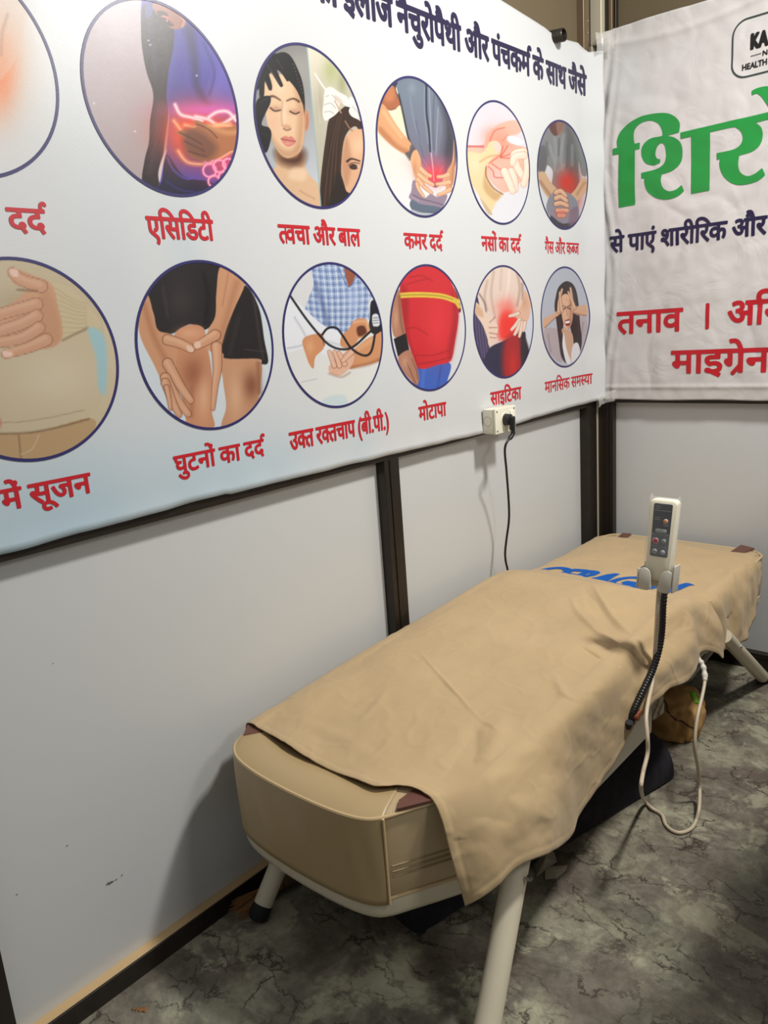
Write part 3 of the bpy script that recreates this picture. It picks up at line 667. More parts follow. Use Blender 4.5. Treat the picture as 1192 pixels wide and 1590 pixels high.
def pic_knee(p):
    p._mix(np.ones(len(p.X)), (208, 216, 222))
    p.poly([(930, 480), (1085, 480), (1088, 600), (1078, 680), (1060, 760), (930, 770), (945, 680), (930, 560)], (196, 146, 112)); p.blob(1050, 590, 36, 60, (124, 74, 52), .8); p.blob(985, 640, 30, 90, (222, 178, 146), .6); p.line([(1080, 500), (1085, 620)], 18, (140, 92, 68), soft=16, op=.7)
    K = (38, 33, 34)
    p.poly([(1015, 170), (1080, 260), (1105, 400), (1122, 492), (1095, 502), (1080, 480), (940, 478), (910, 440), (930, 300)], K); p.line([(1060, 220), (1080, 360), (1100, 480)], 8, (70, 62, 62), soft=12, op=.7); p.line([(1000, 300), (960, 460)], 14, (56, 50, 50), soft=18, op=.6); p.line([(1020, 440), (1110, 450)], 4, (84, 76, 74), soft=5, op=.6)
    p.poly([(600, 200), (680, 100), (830, 60), (940, 90), (950, 200), (900, 320), (850, 360), (800, 335), (760, 350), (725, 372), (660, 380), (640, 290)], K); p.blob(760, 240, 60, 90, (62, 54, 55), .7); p.line([(850, 120), (870, 220), (860, 330)], 16, (22, 18, 20), soft=20, op=.8); p.line([(680, 180), (700, 300)], 10, (64, 56, 58), soft=16, op=.7)
    p.poly([(730, 375), (790, 338), (850, 350), (865, 420), (880, 500), (888, 600), (885, 700), (892, 770), (790, 770), (770, 680), (740, 560), (730, 460)], (200, 140, 106)); p.blob(810, 540, 50, 70, (146, 88, 62), .8); p.blob(850, 640, 26, 90, (224, 178, 144), .7); p.blob(790, 372, 50, 24, (222, 168, 134), .7); p.line([(800, 600), (800, 720)], 12, (150, 96, 70), soft=20, op=.6)
    H = ((206, 152, 118), (110, 66, 46), (230, 186, 154))
    p.poly([(575, 230), (615, 210), (640, 290), (660, 360), (720, 380), (740, 440), (730, 520), (720, 600), (690, 600), (640, 500), (590, 400), (575, 320)], (202, 148, 112)); p.line([(600, 250), (640, 380), (690, 480)], 20, (168, 112, 80), soft=24, op=.7)
    p.finger([(700, 400), (750, 415), (798, 438)], 42, 32, *H); p.poly([(780, 425), (808, 432), (806, 450), (785, 448)], (228, 190, 168), soft=4)
    p.finger([(700, 500), (750, 590), (796, 655)], 42, 26, *H); p.finger([(690, 560), (740, 650), (785, 712)], 40, 26, *H); p.finger([(690, 580), (725, 670), (748, 715)], 34, 22, *H); p.finger([(695, 600), (706, 650), (712, 690)], 20, 12, *H)
    p.poly([(925, 90), (1010, 150), (1022, 175), (980, 270), (945, 360), (925, 440), (935, 470), (905, 520), (890, 460), (860, 430), (870, 360), (900, 300), (905, 200)], (204, 150, 114)); p.line([(990, 160), (950, 300), (920, 400)], 22, (168, 114, 84), soft=26, op=.6); p.line([(955, 120), (930, 260)], 6, (176, 120, 92), soft=7, op=.7)
    p.finger([(900, 380), (860, 405), (822, 425)], 42, 30, *H); p.poly([(812, 412), (835, 408), (838, 430), (818, 436)], (228, 190, 168), soft=4)
    p.finger([(905, 430), (908, 520), (898, 600), (890, 690)], 42, 14, *H)
def pic_pressure(p):
    p._mix(np.ones(len(p.X)), p.grad((100, 300), (400, 900), (214, 214, 216), (226, 226, 222)))
    S = [(250, 100), (540, 100), (600, 250), (560, 330), (560, 430), (500, 450), (430, 520), (320, 500), (270, 450), (190, 400), (215, 300), (240, 230)]
    p.poly(S, (148, 168, 206))
    p.mask(S)
    for k in range(-3, 14):
        p.line([(180+k*36, 80), (200+k*36, 300), (230+k*30, 560)], 6, (226, 232, 240), soft=6, op=.8); p.line([(196+k*36, 80), (216+k*36, 300), (246+k*30, 560)], 4, (66, 86, 140), soft=5, op=.75)
    for k in range(0, 12):
        p.line([(180, 120+k*38), (350, 135+k*38), (620, 110+k*40)], 6, (220, 228, 238), soft=6, op=.65); p.line([(180, 140+k*38), (350, 155+k*38), (620, 130+k*40)], 4, (62, 82, 136), soft=5, op=.6)
    p.line([(250, 220), (300, 380), (330, 500)], 20, (70, 86, 134), soft=30, op=.6); p.blob(470, 330, 40, 90, (176, 192, 224), .5)
    p.mask()
    p.poly([(418, 130), (455, 140), (485, 165), (450, 245), (432, 210)], (150, 84, 62)); p.line([(380, 125), (440, 245), (490, 180)], 5, (90, 110, 160), soft=5)
    p.poly([(572, 330), (610, 340), (640, 480), (600, 520), (560, 490), (565, 420)], (26, 26, 34)); p.poly([(580, 410), (612, 405), (622, 465), (585, 470)], (214, 216, 222)); 
    for k in range(3): p.line([(585, 425+k*15), (615, 422+k*15)], 4, (90, 96, 110), soft=4)
    p.poly([(60, 300), (120, 310), (250, 430), (320, 480), (400, 510), (400, 600), (330, 640), (260, 620), (190, 600), (60, 600)], (226, 228, 234)); p.line([(130, 420), (200, 560), (90, 600)], 8, (176, 178, 188), soft=12, op=.8); p.line([(320, 560), (390, 580)], 10, (190, 192, 200), soft=14, op=.8)
    H = ((206, 142, 100), (130, 78, 50), (230, 176, 136))
    p.poly([(400, 530), (440, 490), (480, 435), (540, 430), (560, 490), (545, 530), (500, 545), (470, 590), (400, 590)], H[0]); p.poly([(490, 480), (530, 470), (545, 510), (500, 530)], (96, 48, 34), soft=10); p.line([(470, 450), (540, 445), (562, 495)], 14, H[2], soft=10, op=.7)
    p.poly([(175, 560), (200, 530), (260, 515), (290, 520), (305, 570), (290, 610), (250, 650), (240, 715), (215, 690), (190, 620)], H[0]); p.line([(270, 515), (290, 540), (300, 580)], 10, H[1], soft=8, op=.6); p.blob(220, 590, 24, 40, (226, 170, 128), .7)
    p.poly([(660, 500), (600, 520), (540, 550), (480, 600), (430, 640), (400, 690), (440, 720), (520, 700), (600, 680), (660, 650)], (208, 146, 102)); p.line([(460, 710), (560, 690), (640, 655)], 16, (156, 96, 62), soft=18, op=.7); p.line([(500, 600), (580, 550)], 24, (230, 178, 136), soft=24, op=.6)
    p.poly([(330, 700), (400, 640), (450, 600), (475, 640), (460, 700), (400, 755), (340, 745)], (222, 176, 152)); 
    p.finger([(360, 700), (345, 660), (330, 620)], 26, 20, (226, 180, 156), H[1]); p.finger([(390, 700), (375, 650), (360, 620)], 26, 20, (226, 180, 156), H[1]); p.finger([(420, 690), (400, 650), (385, 625)], 26, 20, (226, 180, 156), H[1]); p.finger([(460, 620), (430, 650), (410, 670)], 30, 22, (226, 180, 156), H[1])
    p.line([(330, 745), (400, 765), (450, 740)], 10, (160, 120, 100), soft=14, op=.6)
    p.line([(100, 290), (190, 420), (270, 520), (330, 580), (400, 605), (470, 590), (560, 510), (600, 480)], 13, (30, 30, 36)); p.line([(290, 520), (320, 485), (370, 482), (410, 530), (450, 590), (500, 630), (550, 640), (580, 600), (600, 480)], 13, (30, 30, 36))
    p.line([(170, 795), (260, 775)], 5, (190, 190, 190), soft=5); p.poly([(300, 890), (420, 870), (430, 960), (300, 960)], (196, 216, 220), soft=12, op=.7)
def pic_waist(p):
    p._mix(np.ones(len(p.X)), (218, 220, 222))
    p.poly([(1050, 250), (1080, 300), (1095, 380), (1075, 380)], (110, 30, 40)); 
    p.poly([(840, 700), (1025, 680), (1018, 780), (980, 860), (840, 860)], (58, 98, 190)); p.line([(980, 700), (960, 830)], 7, (40, 70, 150), soft=10, op=.8); p.line([(880, 720), (870, 840)], 14, (84, 124, 206), soft=18, op=.7)
    p.poly([(740, 240), (800, 150), (900, 110), (990, 150), (1045, 230), (1075, 320), (1080, 430), (1060, 560), (1035, 670), (960, 695), (850, 715), (800, 600), (770, 500), (750, 380)], (206, 36, 46))
    p.blob(960, 480, 70, 160, (226, 50, 56), .8); p.poly([(750, 240), (790, 300), (790, 520), (850, 712), (800, 600), (756, 420)], (150, 22, 34), soft=30, op=.7); p.poly([(1040, 260), (1080, 400), (1040, 660), (1020, 600), (1050, 420)], (160, 24, 36), soft=26, op=.7)
    for a in ([(780, 230), (850, 210), (900, 200)], [(800, 190), (870, 180), (930, 210)], [(770, 490), (830, 480), (900, 520)], [(830, 640), (930, 640), (1030, 610)], [(845, 690), (940, 676), (1036, 650)]): p.line(a, 6, (150, 20, 32), soft=8, op=.7)
    p.line([(747, 294), (830, 290), (920, 292), (1000, 302), (1075, 330)], 30, (226, 196, 66)); p.line([(747, 294), (830, 290), (920, 292), (1000, 302), (1068, 325)], 9, (150, 120, 36), soft=5, op=.65); p.line([(1060, 320), (1085, 360)], 20, (216, 186, 70))
    p.poly([(735, 260), (750, 380), (770, 510), (745, 530), (705, 530), (690, 440), (700, 340)], (176, 122, 96)); p.line([(735, 300), (745, 430), (760, 510)], 12, (120, 70, 54), soft=16, op=.7); p.blob(715, 430, 14, 60, (206, 158, 132), .7)
    p.poly([(703, 545), (775, 512), (795, 610), (728, 648)], (24, 22, 26), sharp=True)
    p.poly([(730, 650), (795, 610), (830, 680), (848, 740), (852, 780), (838, 812), (800, 780), (750, 720)], (176, 122, 98)); p.line([(780, 680), (810, 750), (830, 800)], 5, (110, 66, 52), soft=6, op=.8); p.line([(810, 660), (838, 730), (845, 775)], 5, (110, 66, 52), soft=6, op=.8); p.blob(770, 680, 20, 34, (206, 156, 130), .7)
def pic_sciatica(p):
    p._mix(np.ones(len(p.X)), (206, 210, 222))
    p.poly([(150, 400), (220, 450), (290, 700), (260, 1040), (140, 900)], (62, 54, 84))
    for k in range(5): p.line([(175+k*22, 470+k*18), (190+k*22, 700), (215+k*20, 900)], 7, (120, 110, 150), soft=9, op=.7)
    p.poly([(290, 200), (400, 165), (490, 190), (540, 270), (560, 380), (540, 480), (510, 620), (480, 700), (300, 790), (270, 680), (230, 540), (200, 390), (240, 280)], (226, 206, 192))
    for a, c in (([(320, 210), (300, 380), (330, 560)], (190, 160, 146)), ([(440, 190), (430, 330), (400, 470)], (244, 226, 214)), ([(500, 210), (520, 340), (500, 470)], (170, 136, 120)), ([(270, 280), (250, 400), (270, 500)], (186, 158, 140)), ([(380, 190), (370, 350)], (206, 180, 164)), ([(540, 300), (545, 420)], (150, 116, 100))): p.line(a, 16, c, soft=18, op=.7)
    p.line([(210, 380), (250, 450), (262, 520)], 10, (90, 66, 80), soft=12, op=.7)
    p.blob(430, 590, 60, 130, (236, 50, 42), .95); p.poly([(360, 600), (400, 510), (470, 540), (520, 580), (500, 700), (370, 730)], (238, 48, 40), soft=50, op=.9); p.blob(400, 480, 70, 60, (240, 130, 116), .6)
    p.poly([(310, 780), (400, 740), (500, 690), (560, 670), (570, 740), (590, 830), (560, 960), (480, 1040), (300, 1040), (240, 930), (270, 830)], (40, 42, 68)); p.poly([(400, 750), (520, 700), (530, 1040), (400, 1040)], (170, 30, 34), soft=50, op=.95); p.blob(470, 930, 34, 110, (206, 40, 34), .8)
    p.poly([(540, 690), (580, 760), (590, 850), (550, 960), (530, 850)], (34, 30, 34), soft=20, op=.8)
    H = ((232, 204, 186), (150, 100, 84), (246, 226, 212))
    p.poly([(170, 440), (215, 470), (260, 520), (290, 580), (340, 600), (352, 660), (330, 720), (300, 750), (292, 790), (262, 690), (230, 610), (180, 530)], H[0])
    p.poly([(175, 450), (230, 500), (240, 560), (180, 530)], (206, 166, 130), soft=16, op=.8)
    for a in ([(290, 600), (330, 560)], [(285, 640), (345, 640)], [(288, 680), (345, 690)], [(292, 715), (335, 720)]): p.line(a, 6, (150, 84, 74), soft=6, op=.85)
    p.poly([(560, 350), (605, 430), (602, 520), (575, 600), (520, 600), (490, 560), (440, 560), (440, 540), (500, 510), (530, 470), (548, 420)], (222, 178, 152)); p.blob(560, 450, 24, 50, (196, 146, 116), .6)
    p.finger([(520, 580), (490, 620), (458, 655)], 30, 20, *H); p.finger([(530, 600), (505, 650), (482, 692)], 30, 20, *H); p.finger([(545, 600), (530, 660), (518, 708)], 28, 18, *H); p.finger([(560, 600), (555, 640), (548, 664)], 24, 16, *H); p.finger([(510, 530), (470, 545), (440, 552)], 24, 16, *H)
def pic_stress(p):
    p._mix(np.ones(len(p.X)), p.grad((700, 200), (1030, 800), (168, 174, 186), (180, 182, 194)))
    p.poly([(710, 660), (760, 640), (830, 680), (850, 900), (760, 850), (715, 740)], (172, 160, 164)); p.poly([(960, 560), (1020, 545), (1040, 700), (1000, 860), (960, 880), (940, 700)], (176, 166, 170))
    p.line([(740, 690), (760, 830)], 8, (128, 114, 122), soft=10, op=.7); p.line([(1010, 600), (990, 760)], 8, (130, 116, 124), soft=10, op=.7)
    Hc = (40, 30, 34)
    p.poly([(800, 400), (820, 330), (870, 285), (920, 295), (955, 350), (975, 460), (985, 600), (1000, 740), (985, 830), (960, 850), (940, 780), (900, 600), (860, 600), (860, 780), (905, 890), (880, 915), (840, 860), (820, 720), (800, 560), (790, 470)], Hc)
    for a in ([(830, 340), (815, 500), (840, 700)], [(930, 330), (960, 500), (975, 700)], [(850, 620), (860, 760), (890, 880)]): p.line(a, 6, (92, 72, 72), soft=9, op=.6)
    p.poly([(845, 650), (900, 660), (930, 700), (935, 800), (915, 900), (880, 800), (860, 720)], (196, 156, 130)); p.poly([(860, 680), (880, 800), (915, 905), (880, 910), (850, 780)], (224, 220, 224)); p.poly([(930, 780), (970, 760), (985, 850), (920, 905)], (216, 212, 218))
    p.poly([(845, 400), (880, 380), (920, 410), (930, 500), (925, 590), (895, 655), (865, 630), (848, 560), (840, 480)], (214, 168, 138)); p.poly([(905, 420), (930, 500), (922, 600), (895, 655), (900, 540)], (170, 122, 96), soft=18, op=.7)
    p.line([(848, 502), (875, 490)], 8, (50, 32, 30), soft=5); p.line([(890, 488), (918, 498)], 8, (50, 32, 30), soft=5); p.line([(850, 470), (880, 482)], 6, (70, 46, 40), soft=5); p.line([(888, 480), (915, 466)], 6, (70, 46, 40), soft=5)
    p.line([(882, 500), (888, 545)], 6, (160, 112, 88), soft=6, op=.8); p.poly([(868, 590), (895, 575), (912, 585), (908, 618), (885, 628), (872, 612)], (120, 44, 46)); p.poly([(872, 594), (905, 586), (905, 602), (876, 608)], (236, 230, 226), soft=4)
    p.line([(870, 420), (895, 430)], 4, (170, 120, 96), soft=5, op=.7)
    A = ((206, 162, 132), (120, 80, 62), (228, 190, 162))
    p.poly([(700, 580), (760, 545), (810, 510), (845, 500), (850, 520), (800, 560), (740, 610), (712, 650)], A[0]); p.poly([(925, 480), (980, 475), (1030, 465), (1035, 540), (980, 545), (925, 520)], A[0]); p.line([(930, 525), (1030, 548)], 8, A[1], soft=10, op=.6); p.line([(715, 640), (800, 560)], 8, A[1], soft=10, op=.6)
    for a in ([(822, 520), (825, 440), (848, 345)], [(845, 510), (835, 430), (830, 370)], [(930, 500), (925, 420), (912, 335)], [(945, 490), (925, 430), (895, 365)]): p.finger(a, 22, 12, *A)
# ------------------------------------------------------------------ banner sheets
FLEX_BUMP = [('wave', (1, 1, 230), .10, .0008), ('noise', (60, 60, 60), .06, .001)]
M_FLEX = mat('printed_flex', (222, 222, 222), .34, vcol='paint', bump=FLEX_BUMP)
M_FLEXB = mat('printed_flex_wrinkled', (222, 220, 218), .34, vcol='paint', bump=[('warp', (7, 7, 7), .30, .02), ('noise', (30, 30, 30), .10, .003)])
def ink(n, c, rough=.36): return mat(n, c, rough, bump=FLEX_BUMP)
I_RED, I_NAVY, I_RING, I_GREEN, I_BLACK = ink('red_ink', (186, 26, 38)), ink('navy_ink', (32, 24, 62)), ink('ring_ink', (44, 40, 96)), ink('green_ink', (34, 142, 62)), ink('black_ink', (28, 26, 28))

def sheet(name, us, vlo, vhi, nv, fn, m, paintfn):
    V = []; nu = len(us)
    for j in range(nv):
        for u in us:
            a, b = vlo(u), vhi(u); V.append((u, a+(b-a)*j/(nv-1)))
    F = [(j*nu+i, j*nu+i+1, (j+1)*nu+i+1, (j+1)*nu+i) for j in range(nv-1) for i in range(nu-1)]
    UV = np.array(V); cols = lin(paintfn(UV[:, 0], UV[:, 1]))
    o = meshobj(name, [fn(u, v) for u, v in V], F, m, None, True, cols)
    s = o.modifiers.new('thickness', 'SOLIDIFY'); s.thickness = .0012; s.offset = -1
    return o
def paintL(Y, Z):
    p = Paint(Y, Z, (201, 202, 203)); p.soft = .05
    # pale blue washes printed along the lower left
    p.blob(-2.35, 1.10, .45, .17, (170, 192, 204), .9); p.blob(-1.95, 1.12, .30, .10, (178, 196, 206), .7); p.blob(-2.02, 1.66, .05, .12, (186, 198, 203), .6)
    p.blob(-1.50, 1.12, .06, .16, (184, 197, 202), .6); p.blob(-1.45, 1.3, .2, .1, (194, 199, 203), .5); p.blob(-2.2, 1.5, .1, .5, (195, 200, 204), .5)
    return p.C
def paintB(X, Z):
    p = Paint(X, Z, (199, 195, 193)); p.soft = .05
    for i, (x, z, rx, rz, c) in enumerate([(.12, 2.30, .06, .10, (198, 202, 206)), (.2, 2.2, .05, .06, (202, 203, 206)), (.3, 1.95, .16, .3, (217, 208, 208)), (.08, 1.55, .04, .2, (203, 204, 206)), (.14, 1.25, .05, .07, (196, 196, 196)), (.32, 2.33, .05, .04, (206, 204, 206)), (.5, 1.5, .2, .3, (214, 211, 208)), (.1, 1.9, .05, .12, (214, 204, 208))]):
        p.blob(x, z, rx, rz, c, .45)
    return p.C
usL = np.concatenate([np.linspace(-3.3, -.2, 160), np.linspace(-.19, -.030, 22)])
bannerL = sheet('printed_banner', usL, L_bot, L_top, 90, lambda u, v: onL(u, v, 0), M_FLEX, paintL)
tag(bannerL, 'long white printed banner with round pain photos in two rows, on the left wall', 'banner')
usB = np.concatenate([np.linspace(.022, .12, 30), np.linspace(.125, 1.15, 190)])
def B_top(x): return 2.479+.004*math.sin(x*9)
def B_bot(x): return 1.083+.0015*math.sin(x*17)
bannerB = sheet('printed_banner', usB, B_bot, B_top, 230, lambda u, v: onB(u, v, 0), M_FLEXB, paintB)
tag(bannerB, 'creased white banner with big green lettering on the back wall', 'banner')

# ------------------------------------------------------------------ pictures on the left banner
def crop(x0, y0, s):
    def f(y, z):
        q = np.stack([np.zeros_like(y), y, z], -1)-CAM; d = q@CD
        return (596+F_PX*(q@CR)/d-x0)*s, (795-F_PX*(q@CU)/d-y0)*s
    return f
C1, C2, C3, C5, C6, C7 = crop(0, 0, 2.98), crop(380, 0, 3.973), crop(660, 0, 3.975), crop(0, 380, 2.709), crop(420, 380, 3.725), crop(700, 380, 4.967)
CA3 = crop(570, 100, 6.36)
M_PRINT = mat('picture_print', (200, 200, 200), .34, vcol='paint', bump=FLEX_BUMP)
def picture(cy, cz, r, N, cr, fn, label, soft=4.0):
    g = np.linspace(-1, 1, N); U, V = np.meshgrid(g, g)
    keep = (U*U+V*V) < 1.0
    idx = -np.ones(U.shape, int); idx[keep] = np.arange(keep.sum())
    y = cy+U[keep]*r; z = cz+V[keep]*r
    F = []
    a = idx[:-1, :-1]; b = idx[:-1, 1:]; c = idx[1:, 1:]; d = idx[1:, :-1]
    ok = (a >= 0) & (b >= 0) & (c >= 0) & (d >= 0)
    F = np.stack([a[ok], b[ok], c[ok], d[ok]], 1)
    X, Y = cr(y, z); p = Paint(X, Y, (220, 220, 220)); p.soft = soft; fn(p)
    o = meshobj('picture', [onL(q, w_, .0007) for q, w_ in zip(y, z)], F, M_PRINT, bannerL, True, lin(np.clip(p.C*.93, 0, 255)))
    o['label'] = label
    n = 96; V2 = []; F2 = []
    for k in range(n):
        t = 2*math.pi*k/n
        for rr in (r*.976, r*1.008): V2.append(onL(cy+rr*math.cos(t), cz+rr*math.sin(t), .0014))
    F2 = [(2*k, 2*k+1, (2*k+3) % (2*n), (2*k+2) % (2*n)) for k in range(n)]
    meshobj('border', V2, F2, I_RING, o, True)
TOPZ, BOTZ = 1.948, 1.434
picture(-2.452, TOPZ, .190, 130, C1, pic_neck, 'round picture cut by the frame at upper left')
picture(-2.020, TOPZ, .190, 230, C1, pic_acidity, 'round picture of a glowing belly under a blue shirt')
picture(-1.590, TOPZ, .190, 220, C2, pic_skin, 'round picture of a face with black gloved fingers and a hair treatment')
picture(-1.160, TOPZ, .189, 190, CA3, pic_back, 'round picture of hands on a lower back in grey shirt', 6)
picture(-.731, TOPZ, .190, 160, C3, pic_hand, 'round picture of a thumb pressing a palm')
picture(-.300, TOPZ, .189, 140, C3, pic_gas, 'round picture of a man in grey holding his stomach')
picture(-2.412, BOTZ, .190, 150, C5, pic_belly, 'round picture of a hand on a beige sweater')
picture(-1.986, BOTZ, .190, 230, C5, pic_knee, 'round picture of hands on a knee')
picture(-1.571, BOTZ, .190, 200, C6, pic_pressure, 'round picture of a blood pressure check')
picture(-1.157, BOTZ, .189, 170, C6, pic_waist, 'round picture of a red shirt and a yellow tape')
picture(-.732, BOTZ, .190, 150, C7, pic_sciatica, 'round picture of hands on a red sore hip')
picture(-.298, BOTZ, .189, 140, C7, pic_stress, 'round picture of a stressed woman holding her head')

def capL(name, toks, hl, hr, bl_, br, m=I_RED, bold=.040, **k):
    a, b, c, d = [hit(*q, 0, .004) for q in (hl, hr, bl_, br)]
    u0 = min(a[1], c[1]); u1 = max(b[1], d[1])
    lettering(name, toks, u0, u1, (c[2]+d[2])/2, (a[2]+b[2])/2, lambda u, v: onL(u, v, .0010), m, bannerL, bold, **k)
TA, KA_, BA, SA = ('त', .41), ('क', .56), ('ब', .40), ('स', .50)
lettering('heading', ['का इलाज नैचुरोपैथी और पंचकर्म के साथ जैसे'.split('र्म')[0], 'म', '^', ' के साथ जैसे'], -1.556, -.118, 2.249, 2.316, lambda u, v: onL(u, v, .0010), I_NAVY, bannerL, .054)
capL('caption', ['का दद', '^'], (-62, 319), (67, 326), (-60, 354), (68, 361))
capL('caption', ['एिसिडटी'.replace('एिसिडटी', 'एिसिडटी')], (230, 337), (329, 342), (231, 369), (330, 373))
capL('caption', [TA, 'वचा और बाल'], (433, 350), (557, 356), (434, 377), (557.4, 382))
capL('caption', ['कमर दद', '^'], (628, 361), (686, 367), (628, 384.6), (686, 388.5))
capL('caption', ['नसों का दद', '^'], (747.5, 367.8), (807, 370.5), (748, 388.7), (807, 391))
capL('caption', ['गैस और क', BA, 'ज'], (845.7, 375), (898, 378), (846, 392.5), (898, 395.5), bold=.024)
capL('caption', ['में सूजन'], (3.7, 760), (138, 736), (5, 791), (140, 766.5))
capL('caption', ['घुटनों का दद', '^'], (271, 708.5), (408, 682.7), (272, 733), (409, 708))
capL('caption', ['उ', KA_, 'त र', KA_, 'तचाप (बी.पी.)'], (450.3, 672.6), (603, 642), (451, 697), (604, 667))
capL('caption', ['मोटापा'], (651, 632), (691.7, 625), (651, 652.7), (691.5, 646))
capL('caption', ['साइिटका'], (761.4, 609.5), (808, 601.5), (761.6, 627.8), (808.2, 620.6))
capL('caption', ['मानिसक सम', SA, 'या'], (846, 593.4), (915.4, 580.3), (846, 609.7), (915.8, 596), bold=.026)

# ------------------------------------------------------------------ lettering on the back banner
onb = lambda u, v: onB(u, v, .0014)
def polyB(name, polys, m, res=.0022):
    Q = []
    for P, sm in polys:
        W_ = np.array([hit(900+a/4.082, b/4.082, 1, -.006)[[0, 2]] for a, b in smart(P)])
        Q.append(W_)
    A = np.concatenate(Q); xs = np.arange(A[:, 0].min()-.01, A[:, 0].max()+.01, res); ys = np.arange(A[:, 1].min()-.01, A[:, 1].max()+.01, res)
    X, Y = np.meshgrid(xs, ys); S = np.full(X.shape, 9.0)
    for q in Q: S = np.minimum(S, sdf(X, Y, [q]))
    contour(xs, ys, S, name, m, onb, bannerB)
polyB('title', [
    ([(248, 1317), (350, 1298), (350.5, 1100), (351, 950), (381, 945), (382, 903), (348, 912), (341, 870), (350, 820), (390, 780), (450, 765), (500, 785), (522, 830), (524, 868), (578, 855), (632, 840), (636, 790), (620, 755), (570, 722), (500, 717), (400, 735), (320, 775), (260, 830), (236, 890), (238, 935), (210, 945), (211, 985), (247, 977), (247, 1150)], False),
    ([(500, 866), (545, 861), (600, 872), (640, 905), (652, 960), (640, 1030), (590, 1080), (520, 1105), (514, 1150), (530, 1192), (565, 1212), (608, 1202), (640, 1175), (644, 1172), (660, 1210), (622, 1244), (560, 1264), (490, 1257), (432, 1217), (412, 1165), (411, 1130), (392, 1133), (391, 1096), (450, 1082), (500, 1065), (538, 1030), (548, 985), (543, 930), (528, 908), (510, 910), (488, 938), (480, 980), (490, 1005), (511, 1010), (509, 1033), (470, 1047), (430, 1041), (402, 1012), (392, 968), (402, 920), (445, 880)], False),
    ([(640, 841), (916, 776), (1192, 711), (1420, 657), (1420, 706), (1192, 758), (1113, 778), (1148, 806), (1158, 856), (1142, 918), (1092, 960), (1010, 986), (1004, 1050), (1018, 1093), (1060, 1116), (1108, 1102), (1150, 1070), (1158, 1067), (1176, 1110), (1124, 1149), (1030, 1172), (962, 1161), (908, 1112), (886, 1050), (888, 1008), (868, 1015), (868, 971), (960, 951), (1010, 925), (1032, 880), (1022, 836), (992, 810), (975, 807), (900, 822), (827, 839), (824, 1020), (822, 1207), (705, 1229), (708, 866), (642, 882)], False),
    ([(1088, 576), (1130, 556), (1192, 546), (1260, 560), (1330, 620), (1380, 670), (1300, 690), (1215, 706), (1190, 670), (1150, 612), (1120, 592), (1090, 604)], False)], I_GREEN)
def capB(name, toks, hl, hr, bl_, br, m, bold=.04, **k):
    a, b, c, d = [hit(*q, 1, -.005) for q in (hl, hr, bl_, br)]
    lettering(name, toks, min(a[0], c[0]), max(b[0], d[0]), (c[2]+d[2])/2, (a[2]+b[2])/2, onb, m, bannerB, bold, **k)
capB('line_of_text', ['से पाएं शारीिरक और'], (948.5, 372), (1190, 331.4), (949, 394), (1189, 361), I_NAVY, .045)
capB('line_of_text', ['तनाव'], (958.8, 487.3), (1059, 477.5), (959, 519.5), (1058, 511.7), I_RED, .04)
lettering('line_of_text', ['।'], .4275, .4525, 1.357, 1.445, onb, I_RED, bannerB, .05)
lettering('line_of_text', ['अिन'], .515, .715, 1.363, 1.446, onb, I_RED, bannerB, .04)
lettering('line_of_text', ['माइग', '~', 'ेन'], .309, .668, 1.190, 1.274, onb, I_RED, bannerB, .04)
# rounded logo plate, cut by the frame
b = MB(); x0, x1, z0, z1, r = .502, .86, 2.198, 2.384, .05
path = []
for cx, cz, a0 in ((x1-r, z1-r, 0), (x0+r, z1-r, 90), (x0+r, z0+r, 180), (x1-r, z0+r, 270)):
    for k in range(9): t = math.radians(a0+k*90/8); path.append((cx+r*math.cos(t), cz+r*math.sin(t), math.cos(t), math.sin(t)))
dense = []
for i in range(len(path)):
    a, c = np.array(path[i]), np.array(path[(i+1) % len(path)]); n = max(1, int(np.hypot(*(c-a)[:2])/.01))
    for k in range(n): dense.append(a+(c-a)*k/n)
n = len(dense)
V = [onB(q[0]+s*q[2], q[1]+s*q[3], .0016) for q in dense for s in (0, -.0052)]
b.add(V, [(2*i, 2*i+1, (2*i+3) % (2*n), (2*i+2) % (2*n)) for i in range(n)])
b.build('logo_outline', ink('logo_outline_ink', (52, 62, 60)), bannerB)
lettering('logo_text', ['KA'], .5635, .618, 2.284, 2.328, onb, I_BLACK, bannerB, .085, unit=.686, res=40)
lettering('logo_text', ['N'], .603, .6205, 2.253, 2.268, onb, I_BLACK, bannerB, .05, unit=.686, res=30)
lettering('logo_text', ['HEALTH'], .5375, .620, 2.223, 2.241, onb, I_BLACK, bannerB, .045, unit=.686, res=30)
MB().add([onB(x, z, .0015) for x, z in ((.565, 2.2605), (.600, 2.2605), (.600, 2.2625), (.565, 2.2625))], [(0, 1, 2, 3)]).build('logo_rule', I_BLACK, bannerB)

# clear sticky tape over the corner of both banners
M_TAPE = mat('clear_tape', (240, 238, 234), .08)
M_TAPE.node_tree.nodes['Principled BSDF'].inputs['Alpha'].default_value = .25
for z0, z1, nm in ((1.07, 1.115, 'low'), (2.40, 2.47, 'high')):
    V = []; F = []; n = 9
    for j in range(5):
        for i in range(n):
            s = -1+2*i/(n-1); z = z0+(z1-z0)*j/4+.012*s*(1 if nm == 'low' else .4)
            x = .034+.05*max(0, s)+.003*math.sin(i*2+j); y = -.034-.05*max(0, -s)+.002*math.cos(i*3+j)
            V.append((x, y, z))
    F = [(j*n+i, j*n+i+1, (j+1)*n+i+1, (j+1)*n+i) for j in range(4) for i in range(n-1)]
    t = meshobj('sticky_tape', V, F, M_TAPE, None, True); t.modifiers.new('thickness', 'SOLIDIFY').thickness = .0004
    tag(t, 'crumpled clear tape at the %s corner where the two banners meet' % ('bottom' if nm == 'low' else 'top'), 'tape')
